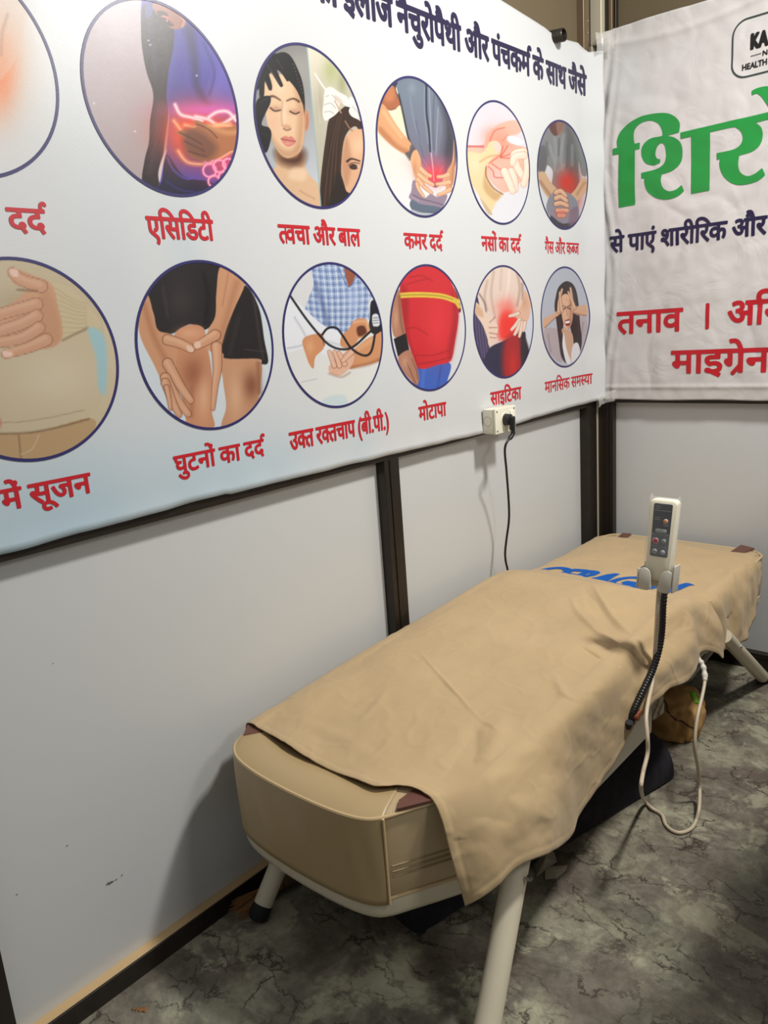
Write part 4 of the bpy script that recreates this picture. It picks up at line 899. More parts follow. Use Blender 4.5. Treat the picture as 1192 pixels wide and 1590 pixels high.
# short pipe end sticking out over the banner's upper edge
pe = MB(); c0 = hit(860, 52, 0, .0); cx = np.array([0, c0[1]-.006, c0[2]-.012])
nn = 20; V = []
for x_, r_ in ((-.03, .022), (.034, .022), (.036, .0205), (.036, .0185), (-.03, .0185)):
    V += [(x_, cx[1]+r_*math.cos(2*math.pi*k/nn)*1.0+.35*x_, cx[2]+r_*math.sin(2*math.pi*k/nn)) for k in range(nn)]
pe.add(V, [(a*nn+k, a*nn+(k+1) % nn, (a+1)*nn+(k+1) % nn, (a+1)*nn+k) for a in range(4) for k in range(nn)])
pipe = tag(pe.build('pipe_end', mat('dark_tin', (74, 68, 62), .3, metal=.7), None, True), 'short dark pipe end poking out above the upper edge of the left banner', 'pipe')

# ------------------------------------------------------------------ the massage bed
M_HIDE = mat('beige_vinyl_cover', (180, 158, 122), .42, var=(9, .03), bump=[('noise', (22, 22, 60), .10, .004), ('noise', (500, 500, 500), .05, .0006)])
M_HIDE2 = mat('beige_vinyl_piping', (196, 170, 128), .38)
M_END = mat('beige_end_cover', (172, 148, 108), .40, var=(7, .03), bump=[('noise', (14, 14, 5), .16, .006)])
M_BROWN = mat('brown_leatherette', (98, 60, 48), .5, bump=[('noise', (300, 300, 300), .1, .0006)])
M_CREAM = mat('cream_painted_metal', (206, 196, 172), .32, var=(12, .03))
M_WHITE = mat('cream_white_plastic', (228, 224, 208), .35)
M_BLACK = mat('black_plastic', (24, 23, 23), .4)
M_RUB = mat('black_rubber', (18, 17, 17), .75)
M_STEEL = mat('steel_bolt', (150, 148, 142), .3, metal=.9)
M_CLOTH = mat('beige_cotton_cloth', (181, 156, 118), .82, spec=.2, sheen=.15, var=(5, .05), bump=[('warp', (9, 7, 9), .16, .016), ('noise', (60, 60, 60), .10, .003), ('noise', (700, 700, 700), .12, .0008)])
M_LABELB = mat('blue_print_on_cloth', (20, 86, 168), .8, spec=.2, bump=[('noise', (60, 60, 60), .10, .003)])

BL, BR = .045, .698
def ztop(y): return float(np.interp(y, [-2.16, -2.02, -1.85, -1.6, -1.2, -.95, -.85, -.72, -.62, -.45, -.02], [.494, .503, .526, .541, .556, .566, .557, .521, .514, .510, .515]))
plan = smart([(.075, -2.108), (.12, -2.136), (.2, -2.151), (.3, -2.156), (.4, -2.154), (.48, -2.146), (.528, -2.132), (.556, -2.108), (.585, -2.062), (.625, -1.995), (.66, -1.93), (.688, -1.85), (.698, -1.75),
              (.698, -1.2), (.698, -.6), (.698, -.14), (.69, -.08), (.66, -.045), (.6, -.035), (.4, -.030), (.2, -.033), (.1, -.045), (.062, -.09), (.047, -.2), (.045, -.9), (.045, -1.7), (.048, -2.0), (.056, -2.07)], 5)
def ring(inset, zf):
    """plan outline pulled in by inset metres"""
    n = len(plan); out = []
    for i in range(n):
        t = plan[(i+1) % n]-plan[i-1]; t = t/(np.hypot(*t)+1e-9); nrm = np.array([t[1], -t[0]])
        q = plan[i]-nrm*inset
        out.append((q[0], q[1], zf(q[1])))
    return out
area2 = sum(plan[i][0]*plan[(i+1) % len(plan)][1]-plan[(i+1) % len(plan)][0]*plan[i][1] for i in range(len(plan)))
if area2 < 0: plan = plan[::-1]
def loft(rings, name, m, parent, capt=True, capb=True, smooth=True):
    n = len(rings[0]); V = [p for r in rings for p in r]
    F = [(k*n+i, k*n+(i+1) % n, (k+1)*n+(i+1) % n, (k+1)*n+i) for k in range(len(rings)-1) for i in range(n)]
    if capb: F.append(tuple(range(n-1, -1, -1)))
    if capt: F.append(tuple(range((len(rings)-1)*n, len(rings)*n)))
    b = MB(); b.add(V, F); return b.build(name, m, parent, smooth)
bed = empty('massage_bed', (.37, -1.09, 0), 'long beige padded massage bed on cream tube legs under the two draped sheets', 'bed')
def ZBy(y): return float(np.interp(y, [-2.16, -1.7, -1.25, -.95, -.4, -.03], [.290, .300, .345, .362, .348, .338]))
ZB = .292
zt_ = ztop
lay = [(.022, lambda y: ZBy(y)), (.010, lambda y: ZBy(y)+.004), (.004, lambda y: ZBy(y)+.018), (.001, lambda y: ZBy(y)+.05), (.000, lambda y: .5*ZBy(y)+.5*zt_(y)-.005), (.001, lambda y: zt_(y)-.05), (.003, lambda y: zt_(y)-.016), (.006, lambda y: zt_(y)-.008), (.014, lambda y: zt_(y)-.003), (.04, lambda y: zt_(y)+.001), (.09, lambda y: zt_(y)+.003)]
rings = [ring(a, f) for a, f in lay]
# close the top with rings pulled towards the bed's long axis
last = rings[-1]
for s in (.7, .4, .1, .0):
    rings.append([(.372+(p[0]-.372)*s, (-1.09+(p[1]+1.09)*(1-.045*(1-s))), ztop(p[1])+.004) for p in last])
loft(rings, 'mattress', M_HIDE, bed, capt=False)
M_ZIP = mat('zip_tape', (150, 128, 94), .6)
def piping(inset, zf, r, name='piping', sel=None):
    R_ = ring(inset, zf); R_ = [p for p in R_ if (sel is None or sel(p))]
    pts = R_+([R_[0]] if sel is None else [])
    MB().tube(pts, r, 8, cap=sel is not None).build(name, M_ZIP if name == 'zip_band' else M_HIDE2, bed, True)
piping(.002, lambda y: zt_(y)-.007, .0042)
piping(.006, lambda y: ZBy(y)+.006, .0042)
# fitted end cover over the near end: a slightly larger skin up to a vertical seam
near = [p for p in ring(-.0025, lambda y: 0)]
i0 = min(range(len(near)), key=lambda i: (near[i][0]-.045)**2+(near[i][1]+2.02)**2)
seq = near[i0:]+near[:i0]
end_i = min(range(len(seq)), key=lambda i: (seq[i][0]-.556)**2+(seq[i][1]+2.110)**2)
seq = seq[:end_i+1] if seq[1][1] < seq[0][1] else (seq[end_i:]+seq[:1])
def endskin():
    V = []; n = len(seq); lv = [(-.004, 0.0), (.02, .0), (.08, 0), (.5, .001), (.9, .0005), (1.0, .003)]
    b = MB()
    rows = []
    for k in range(14):
        t = k/13; row = []
        for i, p in enumerate(seq):
            zt = ztop(p[1])-.006; z = (ZB-.004)*(1-t)+zt*t
            w_ = .0022*math.sin(i*.9+3*t)*math.sin(math.pi*t)+.003*math.sin(math.pi*t)
            row.append((p[0], p[1]-abs(w_), z))
        rows.append(row)
    for s, dz in ((.025, .001), (.07, .0035), (.12, .005)):
        rows.append([(p[0]+(.30-p[0])*s*1.2, p[1]+s*.9+0*dz, ztop(p[1]+s*.9)+.0025+dz*.5) for p in seq])
    V = [q for r in rows for q in r]
    b.add(V, [(k*n+i, k*n+i+1, (k+1)*n+i+1, (k+1)*n+i) for k in range(len(rows)-1) for i in range(n-1)])
    o = b.build('end_cover', M_END, bed, True)
    o.modifiers.new('thickness', 'SOLIDIFY').thickness = .0012
    e = seq[0] if seq[0][0] > seq[-1][0] else seq[-1]
    MB().tube([(e[0]+.001, e[1]-.003, ZB-.002+(ztop(e[1])-.004-ZB)*k/10) for k in range(11)], .0028, 8).build('seam', M_HIDE2, bed, True)
    k2 = MB()
    for off in (-.0, ):
        k2.tube([(e[0]-.016, e[1]-.0065, .40+.0*k) for k in range(2)]+[(e[0]-.012, e[1]-.0066, .36)], .0009, 6)
endskin()
# zipper bands round the side of the mattress
for h, r, nm in ((.085, .0016, 'zip_band'), (.072, .0022, 'zip_band'), (.060, .0016, 'zip_band')):
    piping(-.0005, lambda y, h=h: ZBy(y)+h, r, nm, lambda p: p[0] > .560 and p[1] < -1.5)
def patch(pts, m=M_BROWN):
    P = [(x, y, ztop(y)+.0052) for x, y in pts]; n = len(P)
    b = MB(); b.add(P+[(x, y, z-.006) for x, y, z in P], [tuple(range(n)), tuple(range(2*n-1, n-1, -1))]+[(i, (i+1) % n, n+(i+1) % n, n+i) for i in range(n)])
    b.build('corner_patch', m, bed)
def pxy(px, py, z): q = hit(px, py, 2, z); return (float(q[0]), float(q[1]))
patch([pxy(378, 1142, .503), pxy(384, 1128, .503), pxy(395, 1124, .503), pxy(416, 1138, .503)])
patch([pxy(616, 1254, .507), pxy(619, 1241, .507), pxy(642, 1226, .507), pxy(666, 1234, .507), pxy(670, 1243, .507)])
patch([pxy(959, 833, .521), pxy(966, 827, .521), pxy(980, 828, .521), pxy(975, 833, .521)])
patch([pxy(1133, 856, .521), pxy(1150, 845.5, .521), pxy(1171, 850.5, .521), pxy(1153, 858, .521)])
# metal tray under the mattress
tr = [ring(a, lambda y, z=z: ZBy(y)+z*(1 if y < -1.6 else (.6 if y > -1.2 else 1-.4*(y+1.6)/.4))) for a, z in ((.06, -.054), (.025, -.052), (.008, -.040), (.004, -.028), (.004, .003), (.012, .005))]
loft(tr, 'tray', M_CREAM, bed)
def tubepart(name, pts, r, m, parent, n=20): return MB().tube(pts, r, n).build(name, m, parent, True)
def leg(a, b, r):
    A, B = Vector(a), Vector(b); d = (B-A).normalized()
    capl = .042
    o = tubepart('leg', [A, A+(B-A)*.5, B-d*capl], r, M_CREAM, bed)
    c = MB(); c.tube([B-d*(capl+.001), B-d*.012, B-d*.004], [r+.0015, r+.0015, r*.8], 20)
    c.build('foot_cap', M_RUB, o, True)
    return o
L1 = leg((.700, -1.838, .312), (.757, -2.098, .004), .0275)
L2 = leg((.095, -1.90, .28), (.086, -2.118, .004), .0245)
L3 = leg((.715, -.560, .36), (.720, -.075, .004), .0245)
L4 = leg((.09, -.50, .33), (.09, -.11, .004), .0245)
for a, b in (((.742, -1.872, .286), (.750, -1.874, .286)), ((.734, -.458, .288), (.743, -.458, .288))):
    MB().tube([a, b], [.0075, .0055], 12).build('bolt', M_STEEL, bed, True)
MB().box((.10, -1.95, .215), (.55, -1.90, .246), .004).build('cross_beam', M_CREAM, bed)
MB().box((.10, -.56, .28), (.66, -.51, .318), .004).build('cross_beam', M_CREAM, bed)
tubepart('brace', [tuple(hit(1112, 996, 0, .62)), tuple(hit(1066, 1052, 0, .62))], .016, mat('grey_painted_metal', (150, 148, 140), .4), bed)
# motor housing on the underside, seen at the right side
hs = MB(); hs.box((.16, -1.48, .19), (.64, -1.14, .27), .012)
hs.build('motor_housing', M_WHITE, bed, True)
sk = MB(); sk.box((.655, -1.56, .258), (.700, -1.118, .372), .008)
sk.build('side_rail', M_WHITE, bed, True)

# ------------------------------------------------------------------ draped sheets
def spline_grid(rows, nu, nv):
    """rows of control points (same count) -> dense smooth grid"""
    A = np.array([catmull(r, 12) for r in rows])
    def resamp(P, n):
        d = np.concatenate([[0], np.cumsum(np.linalg.norm(np.diff(P, axis=0), axis=1))]); s = np.linspace(0, d[-1], n)
        return np.stack([np.interp(s, d, P[:, k]) for k in range(3)], 1)
    # equalise along rows
    A = np.array([resamp(r, nu) for r in A])
    B = np.array([catmull(A[:, i], 14) for i in range(nu)])     # nu x m x 3
    B = np.array([resamp(b, nv) for b in B])                     # nu x nv x 3
    return B.transpose(1, 0, 2)                                  # nv x nu x 3
def ridge(P, pts, w, h):
    """height of a crease that follows pts in the sheet's plan (x,y)"""
    Q = catmull(pts, 5) if len(pts) > 2 else np.array(pts, float)
    best = np.full(P.shape[:2], 1e9); tt = np.zeros(P.shape[:2])
    for i in range(len(Q)-1):
        a = Q[i]; e = Q[i+1]-Q[i]; l = e@e+1e-12
        t = np.clip(((P[..., 0]-a[0])*e[0]+(P[..., 1]-a[1])*e[1])/l, 0, 1)
        d = np.hypot(P[..., 0]-a[0]-t*e[0], P[..., 1]-a[1]-t*e[1])
        k = d < best; best = np.where(k, d, best); tt = np.where(k, (i+t)/(len(Q)-1), tt)
    return h*np.exp(-(best/w)**2)*np.sin(np.pi*np.clip(tt*.9+.05, 0, 1))
def normals(P):
    a = np.gradient(P, axis=0); b = np.gradient(P, axis=1); n = np.cross(b, a)
    n /= np.linalg.norm(n, axis=2, keepdims=True)+1e-9
    return n
def cloth(name, P, disp, m, thick=.0016):
    n = normals(P)
    c = n[n.shape[0]//2, n.shape[1]//3]
    if c[2] < 0: n = -n
    Q = P+n*disp[..., None]
    nv, nu = Q.shape[:2]
    V = Q.reshape(-1, 3); F = [(j*nu+i, j*nu+i+1, (j+1)*nu+i+1, (j+1)*nu+i) for j in range(nv-1) for i in range(nu-1)]
    o = meshobj(name, V, F, m, None, True)
    bm = bmesh.new(); bm.from_mesh(o.data); bmesh.ops.recalc_face_normals(bm, faces=bm.faces)
    if sum(f.normal.z*f.calc_area() for f in bm.faces) < 0: bmesh.ops.reverse_faces(bm, faces=bm.faces)
    bm.to_mesh(o.data); bm.free()
    s = o.modifiers.new('thickness', 'SOLIDIFY'); s.thickness = thick; s.offset = -1
    return o, Q
def fbm(P, sc, seed, oct_=3):
    out = np.zeros(P.shape[:2])
    for j in range(P.shape[0]):
        for i in range(P.shape[1]):
            p = P[j, i]; out[j, i] = mnoise.fractal(Vector((p[0]*sc[0], p[1]*sc[1], p[2]*sc[2]+seed)), .6, 2.1, oct_)
    return out

# the near sheet ------------------------------------------------------
def W3(x, px, py): q = hit(px, py, 0, x); return [x, float(q[1]), float(q[2])]
hemY = [-2.08, -1.998, -1.85, -1.71, -1.654, -1.582, -1.442, -1.378, -1.30, -1.204, -1.019, -.839, -.76, -.70, -.579]
hemZ = [.352, .336, .310, .268, .283, .312, .308, .345, .405, .438, .403, .415, .395, .350, .345]
def hz(y): return float(np.interp(y, hemY, hemZ))
rows = []
z0 = .508
rows.append([[.022, -2.028, .44], [.034, -2.034, .506], [.13, -2.046, .518], [.25, -2.064, .5135], [.33, -2.066, .513], [.44, -2.066, .514], [.50, -2.064, .5155], [.535, -2.035, .520], [.575, -2.022, .522], [.615, -2.024, .513], W3(.640, 684, 1268), W3(.664, 697, 1318), W3(.682, 709, 1362), W3(.693, 722, 1406)])
def row(y, zadd=.0, xe=.702, xs=.728, zh=None, sl=0.0, xl=.030):
    z = ztop(y)+.010+zadd; zh = hz(y) if zh is None else zh
    return [[.012, y+sl, z-.10], [xl, y+sl, z-.022], [.09, y+sl*.8, z-.001], [.2, y+sl*.6, z+.001], [.3, y+sl*.4, z], [.4, y, z], [.5, y, z], [.58, y, z], [xe-.065, y, z+.001], [xe-.016, y, z-.003], [xe+.0085, y, z-.030], [xs-.006, y-.004, z-.032-(z-.032-zh)*.35], [xs, y-.008, z-.032-(z-.032-zh)*.7], [xs+.004, y-.012, zh]]
rows.append([[.014, -1.97, .43], [.029, -1.97, .508], [.11, -1.975, .520], [.22, -1.985, .517], [.32, -1.985, .517], [.42, -1.985, .517], [.50, -1.98, .518], [.56, -1.965, .519], [.615, -1.95, .523], [.662, -1.948, .519], [.697, -1.957, .486], [.712, -1.985, .43], [.722, -2.00, .38], [.727, -2.008, .330]])
rows.append(row(-1.90, .0, .700, .752, .352))
rows.append(row(-1.80, .0, .704, .758, .322))
rows.append(row(-1.71, .001, .705, .750, .290))
rows.append(row(-1.62, .002, .706, .732))
rows.append(row(-1.50, .002, .706, .728))
rows.append(row(-1.38, .002, .705, .730))
rows.append(row(-1.28, .002, .703, .740))
rows.append(row(-1.15, .003, .702, .756))
rows.append(row(-1.02, .006, .703, .764))
rows.append(row(-.92, .008, .705, .750))
rows.append(row(-.85, .010, .706, .728))
rows.append(row(-.79, .008, .706, .730, None, .01))
rows.append(row(-.735, .003, .708, .750, None, .02))
rows.append(row(-.700, .001, .710, .756, .347, .02))
rows.append(row(-.682, -.001, .710, .754, .345, .02))
P = spline_grid(rows, 250, 400)
nv, nu = P.shape[:2]
top = np.clip((P[..., 2]-.46)/.04, 0, 1)*np.clip((.70-P[..., 0])/.04, 0, 1)
side = 1-np.clip((.70-P[..., 0])/.03, 0, 1)
D = .0085*fbm(P, (4, 3, 4), 2, 2)+.0022*fbm(P, (9, 7, 8), 5, 2)+.0014*fbm(P, (15, 11, 13), 8)+.0012*(1-np.minimum(1, np.abs(fbm(P, (7, 6, 7), 31, 2))*7))
D += side*(.005*fbm(P, (7, 8, 3), 20, 2)+.0010*np.sin(P[..., 1]*60+6*np.sin(P[..., 2]*14)))
def px2(z, *pts): return [hit(a, b, 2, z)[:2] for a, b in pts]
for z, w_, h, pts in [
    (.545, .0042, .0046, [(652, 1018), (668, 1036), (700, 1068), (716, 1084), (728, 1100), (748, 1118)]),
    (.545, .0036, .0030, [(748, 1118), (760, 1124), (775, 1140)]),
    (.55, .014, -.0110, [(906, 926), (920, 948), (938, 974), (960, 996), (990, 1020)]),
    (.55, .010, .0095, [(886, 942), (900, 965), (925, 990), (960, 1012), (1000, 1035)]),
    (.555, .008, .0090, [(920, 920), (935, 945), (955, 972), (985, 996)]),
    (.55, .005, -.0060, [(912, 998), (930, 1008), (948, 1016)]), (.55, .005, -.0060, [(952, 1010), (968, 1022), (985, 1030)]), (.55, .005, -.0055, [(900, 1014), (920, 1024), (935, 1032)]),
    (.54, .010, .0080, [(862, 1060), (876, 1088), (905, 1098), (935, 1112)]), (.54, .005, -.0085, [(868, 1094), (895, 1100), (925, 1108)]),
    (.52, .016, -.0110, [(745, 1130), (730, 1165), (712, 1195), (690, 1225)]), (.52, .022, .0085, [(780, 1120), (765, 1170), (735, 1205)]),
    (.54, .03, .0050, [(900, 1010), (840, 1020), (760, 1010), (690, 1000)]), (.54, .02, -.0035, [(880, 1035), (820, 1050), (760, 1050)]),
    (.555, .02, .008, [(1080, 930), (1050, 965), (1010, 1010), (985, 1050)]), (.555, .012, -.007, [(1065, 960), (1040, 990), (1020, 1030)]),
    (.555, .022, .006, [(845, 890), (900, 915), (980, 925), (1060, 928)]),
    (.51, .010, .003, [(560, 1130), (590, 1105), (600, 1090)]), (.52, .02, .003, [(430, 1110), (520, 1140), (600, 1190)]),
    (.53, .008, .003, [(915, 1105), (935, 1125), (945, 1145)])]:
    D += ridge(P, px2(z, *pts), w_, h)*np.clip(top+.03, 0, 1)
# soft pull folds and the stitched hem
jj, ii = np.mgrid[0:nv, 0:nu]; sv = jj/(nv-1); su = ii/(nu-1)
edge = np.minimum.reduce([np.minimum(sv, 1-sv)*1.45, (1-su)*.95])
D += .0011*np.exp(-((edge-.010)/.006)**2)-.0006*np.exp(-((edge-.0205)/.003)**2)
D += .004*np.exp(-(sv/.03)**2)*np.sin(su*26)*.5
D += .012*np.exp(-((1-sv)/.02)**2)*0
D *= 1-.75*np.clip((sv-.94)/.06, 0, 1)
D = np.maximum(D, -.006)
em = np.exp(-((P[..., 0]-.690)/.035)**2)*(P[..., 2] > .44)+np.exp(-((P[..., 0]-.05)/.03)**2)
D = np.maximum(D, -.006+.0065*np.clip(em*1.6, 0, 1))
sheetA, QA = cloth('bed_sheet', P, D, M_CLOTH)
tag(sheetA, 'beige cotton sheet draped over the near two thirds of the massage bed', 'sheet')

# the far sheet -------------------------------------------------------
def rowf(y, zh, xe=.702, xs=.722, zadd=0.0):
    z = ztop(y)+.0095+zadd
    return [[.014, y, z-.09], [.034, y, z-.020], [.09, y, z-.002], [.2, y, z], [.32, y, z+.001], [.44, y, z+.001], [.55, y, z], [xe-.065, y, z+.001], [xe-.018, y, z-.004], [xe+.007, y, z-.032], [xs-.006, y, z-.034-(z-.034-zh)*.35], [xs-.002, y, z-.034-(z-.034-zh)*.7], [xs, y, zh]]
rf = [rowf(-.80, .40, .690, .70, -.012), rowf(-.70, .36, .694, .71, -.004), rowf(-.62, .33, .70, .722), rowf(-.56, .31), rowf(-.50, .298), rowf(-.44, .294, .704, .736), rowf(-.38, .292, .704, .738), rowf(-.33, .292, .703, .730), rowf(-.27, .318, .702, .722), rowf(-.21, .36, .702, .716), rowf(-.165, .41, .700, .712), rowf(-.13, .45, .698, .708)]
PF = spline_grid(rf, 120, 110)
sideF = 1-np.clip((.70-PF[..., 0])/.03, 0, 1)
DF = .0050*fbm(PF, (6, 5, 6), 40, 2)+.0015*fbm(PF, (18, 16, 14), 48)+sideF*(.007*fbm(PF, (10, 12, 5), 60)+.003*np.sin(PF[..., 1]*55+5*np.sin(PF[..., 2]*12)))
for z, w_, h, pts in [(.52, .02, .007, [(905, 848), (960, 858), (1010, 880), (1060, 905), (1085, 925)]), (.52, .018, -.006, [(900, 868), (950, 872), (1000, 892)]), (.52, .014, .005, [(1050, 860), (1080, 880), (1110, 915)]),
                      (.52, .012, -.005, [(1040, 878), (1070, 896), (1095, 920)]), (.52, .02, .006, [(1170, 870), (1140, 890), (1110, 910), (1090, 925)]), (.52, .012, .004, [(1060, 850), (1120, 862), (1150, 872)]), (.52, .01, .004, [(1100, 885), (1130, 888), (1145, 905)])]:
    DF += ridge(PF, px2(z, *pts), w_, h)
jj, ii = np.mgrid[0:110, 0:120]; sv = jj/109; su = ii/119
DF += .0010*np.exp(-((np.minimum((1-sv)*.7, (1-su)*.95)-.012)/.007)**2)
em = np.exp(-((PF[..., 0]-.690)/.035)**2)*(PF[..., 2] > .42)
DF = np.maximum(DF, -.005+.0055*np.clip(em*1.6, 0, 1))
sheetB, QB = cloth('bed_sheet', PF, DF, M_CLOTH)
tag(sheetB, 'beige sheet with blue lettering covering the far end of the massage bed', 'sheet')
# printed name on the far sheet, half tucked under the near sheet
flatQ = QB.reshape(-1, 3); okq = flatQ[:, 2] > .46; fq = flatQ[okq]
from mathutils import kdtree
kd = kdtree.KDTree(len(fq))
for i, q in enumerate(fq): kd.insert((q[0], q[1], 0), i)
kd.balance()
def onsheet(x, y, e=.0016):
    r = kd.find_n((x, y, 0), 4); s = sum(1/(d+1e-4) for _, _, d in r)
    return (x, y, sum(fq[i][2]/(d+1e-4) for _, i, d in r)/s+e)
ya = .5*(hit(900, 889, 2, .527)[1]+hit(1050, 903, 2, .527)[1])
lettering('printed_name', ['CERAGEM'], .055, .572, -.735, -.612, lambda u, v: onsheet(u, v+.085*(u-.05)), M_LABELB, sheetB, .06, unit=.686, res=30, shear=.35)

# ------------------------------------------------------------------ remote on its gooseneck
def frame_at(c, nrm, roll):
    n = Vector(nrm).normalized(); u = Vector((0, 0, 1)); u = (u-n*u.dot(n)).normalized(); r = u.cross(n)
    R_ = Matrix.Rotation(roll, 3, n); u = R_@u; r = R_@r
    return Matrix(((r.x, u.x, n.x, c[0]), (r.y, u.y, n.y, c[1]), (r.z, u.z, n.z, c[2]), (0, 0, 0, 1)))
cR = hit(1027, 838, 0, .76)
T = frame_at(cR, (.10, -.97, .14), math.radians(-2.5))
M_RBODY = mat('cream_remote_plastic', (232, 224, 200), .35)
M_RPANEL = mat('dark_grey_panel', (64, 66, 72), .4)
M_RPANEL2 = mat('mid_grey_panel', (96, 100, 104), .4)
stand = empty('remote_stand', tuple(hit(978, 1117, 0, .735)), 'grey clip holder on a black corrugated gooseneck rising from the side of the bed', 'stand')
remote = empty('remote_control', tuple(T@Vector((0, -.10, 0))), 'cream handheld remote control with coloured buttons held upright in the clip', 'remote control')
def rbox(a, b, bev, name, m, parent, smooth=True):
    bm = bmesh.new(); bmesh.ops.create_cube(bm, size=1)
    for v in bm.verts: v.co = Vector([a[i]+(v.co[i]+.5)*(b[i]-a[i]) for i in range(3)])
    bmesh.ops.bevel(bm, geom=bm.edges[:], offset=bev, segments=4, profile=.5, affect='EDGES')
    return MB().bm(bm, T).build(name, m, parent, smooth)
def rounded(hw, hh, r, cy_=0, taper=0, n=6):
    out = []
    for sx, sy, a0 in ((1, 1, 0), (-1, 1, 90), (-1, -1, 180), (1, -1, 270)):
        for k in range(n+1):
            t = math.radians(a0+90*k/n); x = sx*(hw-r)+r*math.cos(t); y = sy*(hh-r)+r*math.sin(t)
            out.append((x*(1-taper*(y/hh)), y+cy_))
    return out
def slab(poly, z0, z1, name, m, parent, rim=.0):
    b = MB(); n = len(poly); lv = [(z0, 0), (z1-rim, 0), (z1-rim*.4, rim*.5), (z1, rim*1.4)] if rim else [(z0, 0), (z1, 0)]
    V = []; cx = sum(p[0] for p in poly)/n; cy_ = sum(p[1] for p in poly)/n
    for z, ins in lv:
        for x, y in poly:
            d = math.hypot(x-cx, y-cy_); V.append(T@Vector((x-(x-cx)/d*ins, y-(y-cy_)/d*ins, z)))
    L_ = len(lv)
    b.add(V, [(k*n+i, k*n+(i+1) % n, (k+1)*n+(i+1) % n, (k+1)*n+i) for k in range(L_-1) for i in range(n)]+[tuple(range(n-1, -1, -1)), tuple(range((L_-1)*n, L_*n))])
    return b.build(name, m, parent, rim > 0)
body = slab(rounded(.0325, .105, .012, .0, -.06), -.016, .014, 'body', M_RBODY, remote, .005)
pan = slab(rounded(.0225, .068, .004, .026, -.03), .0135, .0152, 'button_panel', M_RPANEL, remote)
slab(rounded(.0215, .030, .003, -.0105, -.0), .0150, .0156, 'lower_panel', M_RPANEL2, pan)
def disc(x, y, r, z0, z1, name, m, sx=1.0):
    return slab([(x+r*sx*math.cos(2*math.pi*k/24), y+r*math.sin(2*math.pi*k/24)) for k in range(24)], z0, z1, name, m, pan, min(r*.3, .0012))
MO, MRD, MGY, MSL = mat('orange_button', (226, 130, 60), .35), mat('red_button', (168, 34, 52), .35), mat('grey_button', (150, 154, 152), .35), mat('silver_ring', (196, 196, 196), .3, metal=.3)
disc(.0095, .050, .0062, .0152, .0165, 'button_ring', MSL); disc(.0095, .050, .0046, .0160, .0184, 'button', MO)
slab(rounded(.0145, .0050, .0048, .024), .0152, .0172, 'rocker_button', MGY, pan, .001)
disc(-.011, -.002, .0080, .0155, .0168, 'button_ring', MSL); disc(-.011, -.002, .0062, .0162, .0186, 'button', MRD)
disc(.0095, -.001, .0058, .0155, .0165, 'button_ring', MSL); disc(.0095, -.001, .0042, .0160, .0180, 'button', mat('green_grey_button', (120, 134, 124), .35))
disc(-.011, -.029, .0062, .0155, .0166, 'button_ring', MSL); disc(-.011, -.029, .0044, .0162, .0184, 'button', mat('pale_button', (128, 134, 138), .35))
disc(.0095, -.030, .0062, .0155, .0166, 'button_ring', MSL); disc(.0095, -.030, .0044, .0162, .0184, 'button', mat('lilac_button', (158, 150, 164), .35))
M_PL = mat('pale_print', (150, 150, 152), .5)
for x0, x1, y in ((-.019, -.006, .086), (-.019, -.006, .081), (-.020, .020, .0755), (-.019, -.004, .057), (-.019, -.004, .052), (.002, .019, .041), (.006, .017, .038), (-.019, -.014, -.015), (-.010, -.006, -.015), (.004, .008, -.017), (.012, .017, -.017), (-.020, .020, .0145)):
    MB().add([T@Vector(v) for v in ((x0, y, .01565), (x1, y, .01565), (x1, y+.0011, .01565), (x0, y+.0011, .01565))], [(0, 1, 2, 3)]).build('print_line', M_PL, pan)
# clear plastic bag pulled over the remote
M_BAG = mat('clear_plastic_film', (235, 235, 232), .12)
def _film(m):
    nt = m.node_tree; N = nt.nodes; L = nt.links; b = N['Principled BSDF']; o = N['Material Output']
    t = N.new('ShaderNodeBsdfTransparent'); x = N.new('ShaderNodeMixShader'); lw = N.new('ShaderNodeLayerWeight'); lw.inputs['Blend'].default_value = .25
    r = N.new('ShaderNodeMapRange'); r.inputs['To Min'].default_value = .05; r.inputs['To Max'].default_value = .45
    L.new(lw.outputs['Facing'], r.inputs['Value']); L.new(r.outputs['Result'], x.inputs['Fac']); L.new(t.outputs[0], x.inputs[1]); L.new(b.outputs[0], x.inputs[2]); L.new(x.outputs[0], o.inputs['Surface'])
_film(M_BAG)
nb, nh = 40, 26; V = []
for j in range(nh):
    t = j/(nh-1); y = -.128+t*.246
    for i in range(nb):
        a = 2*math.pi*i/nb; c_, s_ = math.cos(a), math.sin(a)
        ww = .0375 if t > .25 else .0375-.020*(1-t/.25); hh = .0205 if t > .25 else .0205-.010*(1-t/.25)
        if t > .93: hh *= max(.25, 1-(t-.93)/.07); 
        x = ww*math.copysign(abs(c_)**.45, c_); z = hh*math.copysign(abs(s_)**.45, s_)-.001
        k = 1+.05*mnoise.noise(Vector((c_*3, y*60, s_*3)))
        yy = min(y, .108)+(.010*max(0, abs(c_)-.55)/.45*(t-.90)/.10*(1+.5*math.sin(i*1.7)) if t > .90 else 0)
        V.append(T@Vector((x*k, yy, z*k+.0006*math.sin(i*2+j))))
bb2 = MB(); bb2.add(V, [(j*nb+i, j*nb+(i+1) % nb, (j+1)*nb+(i+1) % nb, (j+1)*nb+i) for j in range(nh-1) for i in range(nb)])
bag = bb2.build('plastic_cover', M_BAG, remote, True, auto=False)
bag['label'] = 'clear crinkled plastic cover'
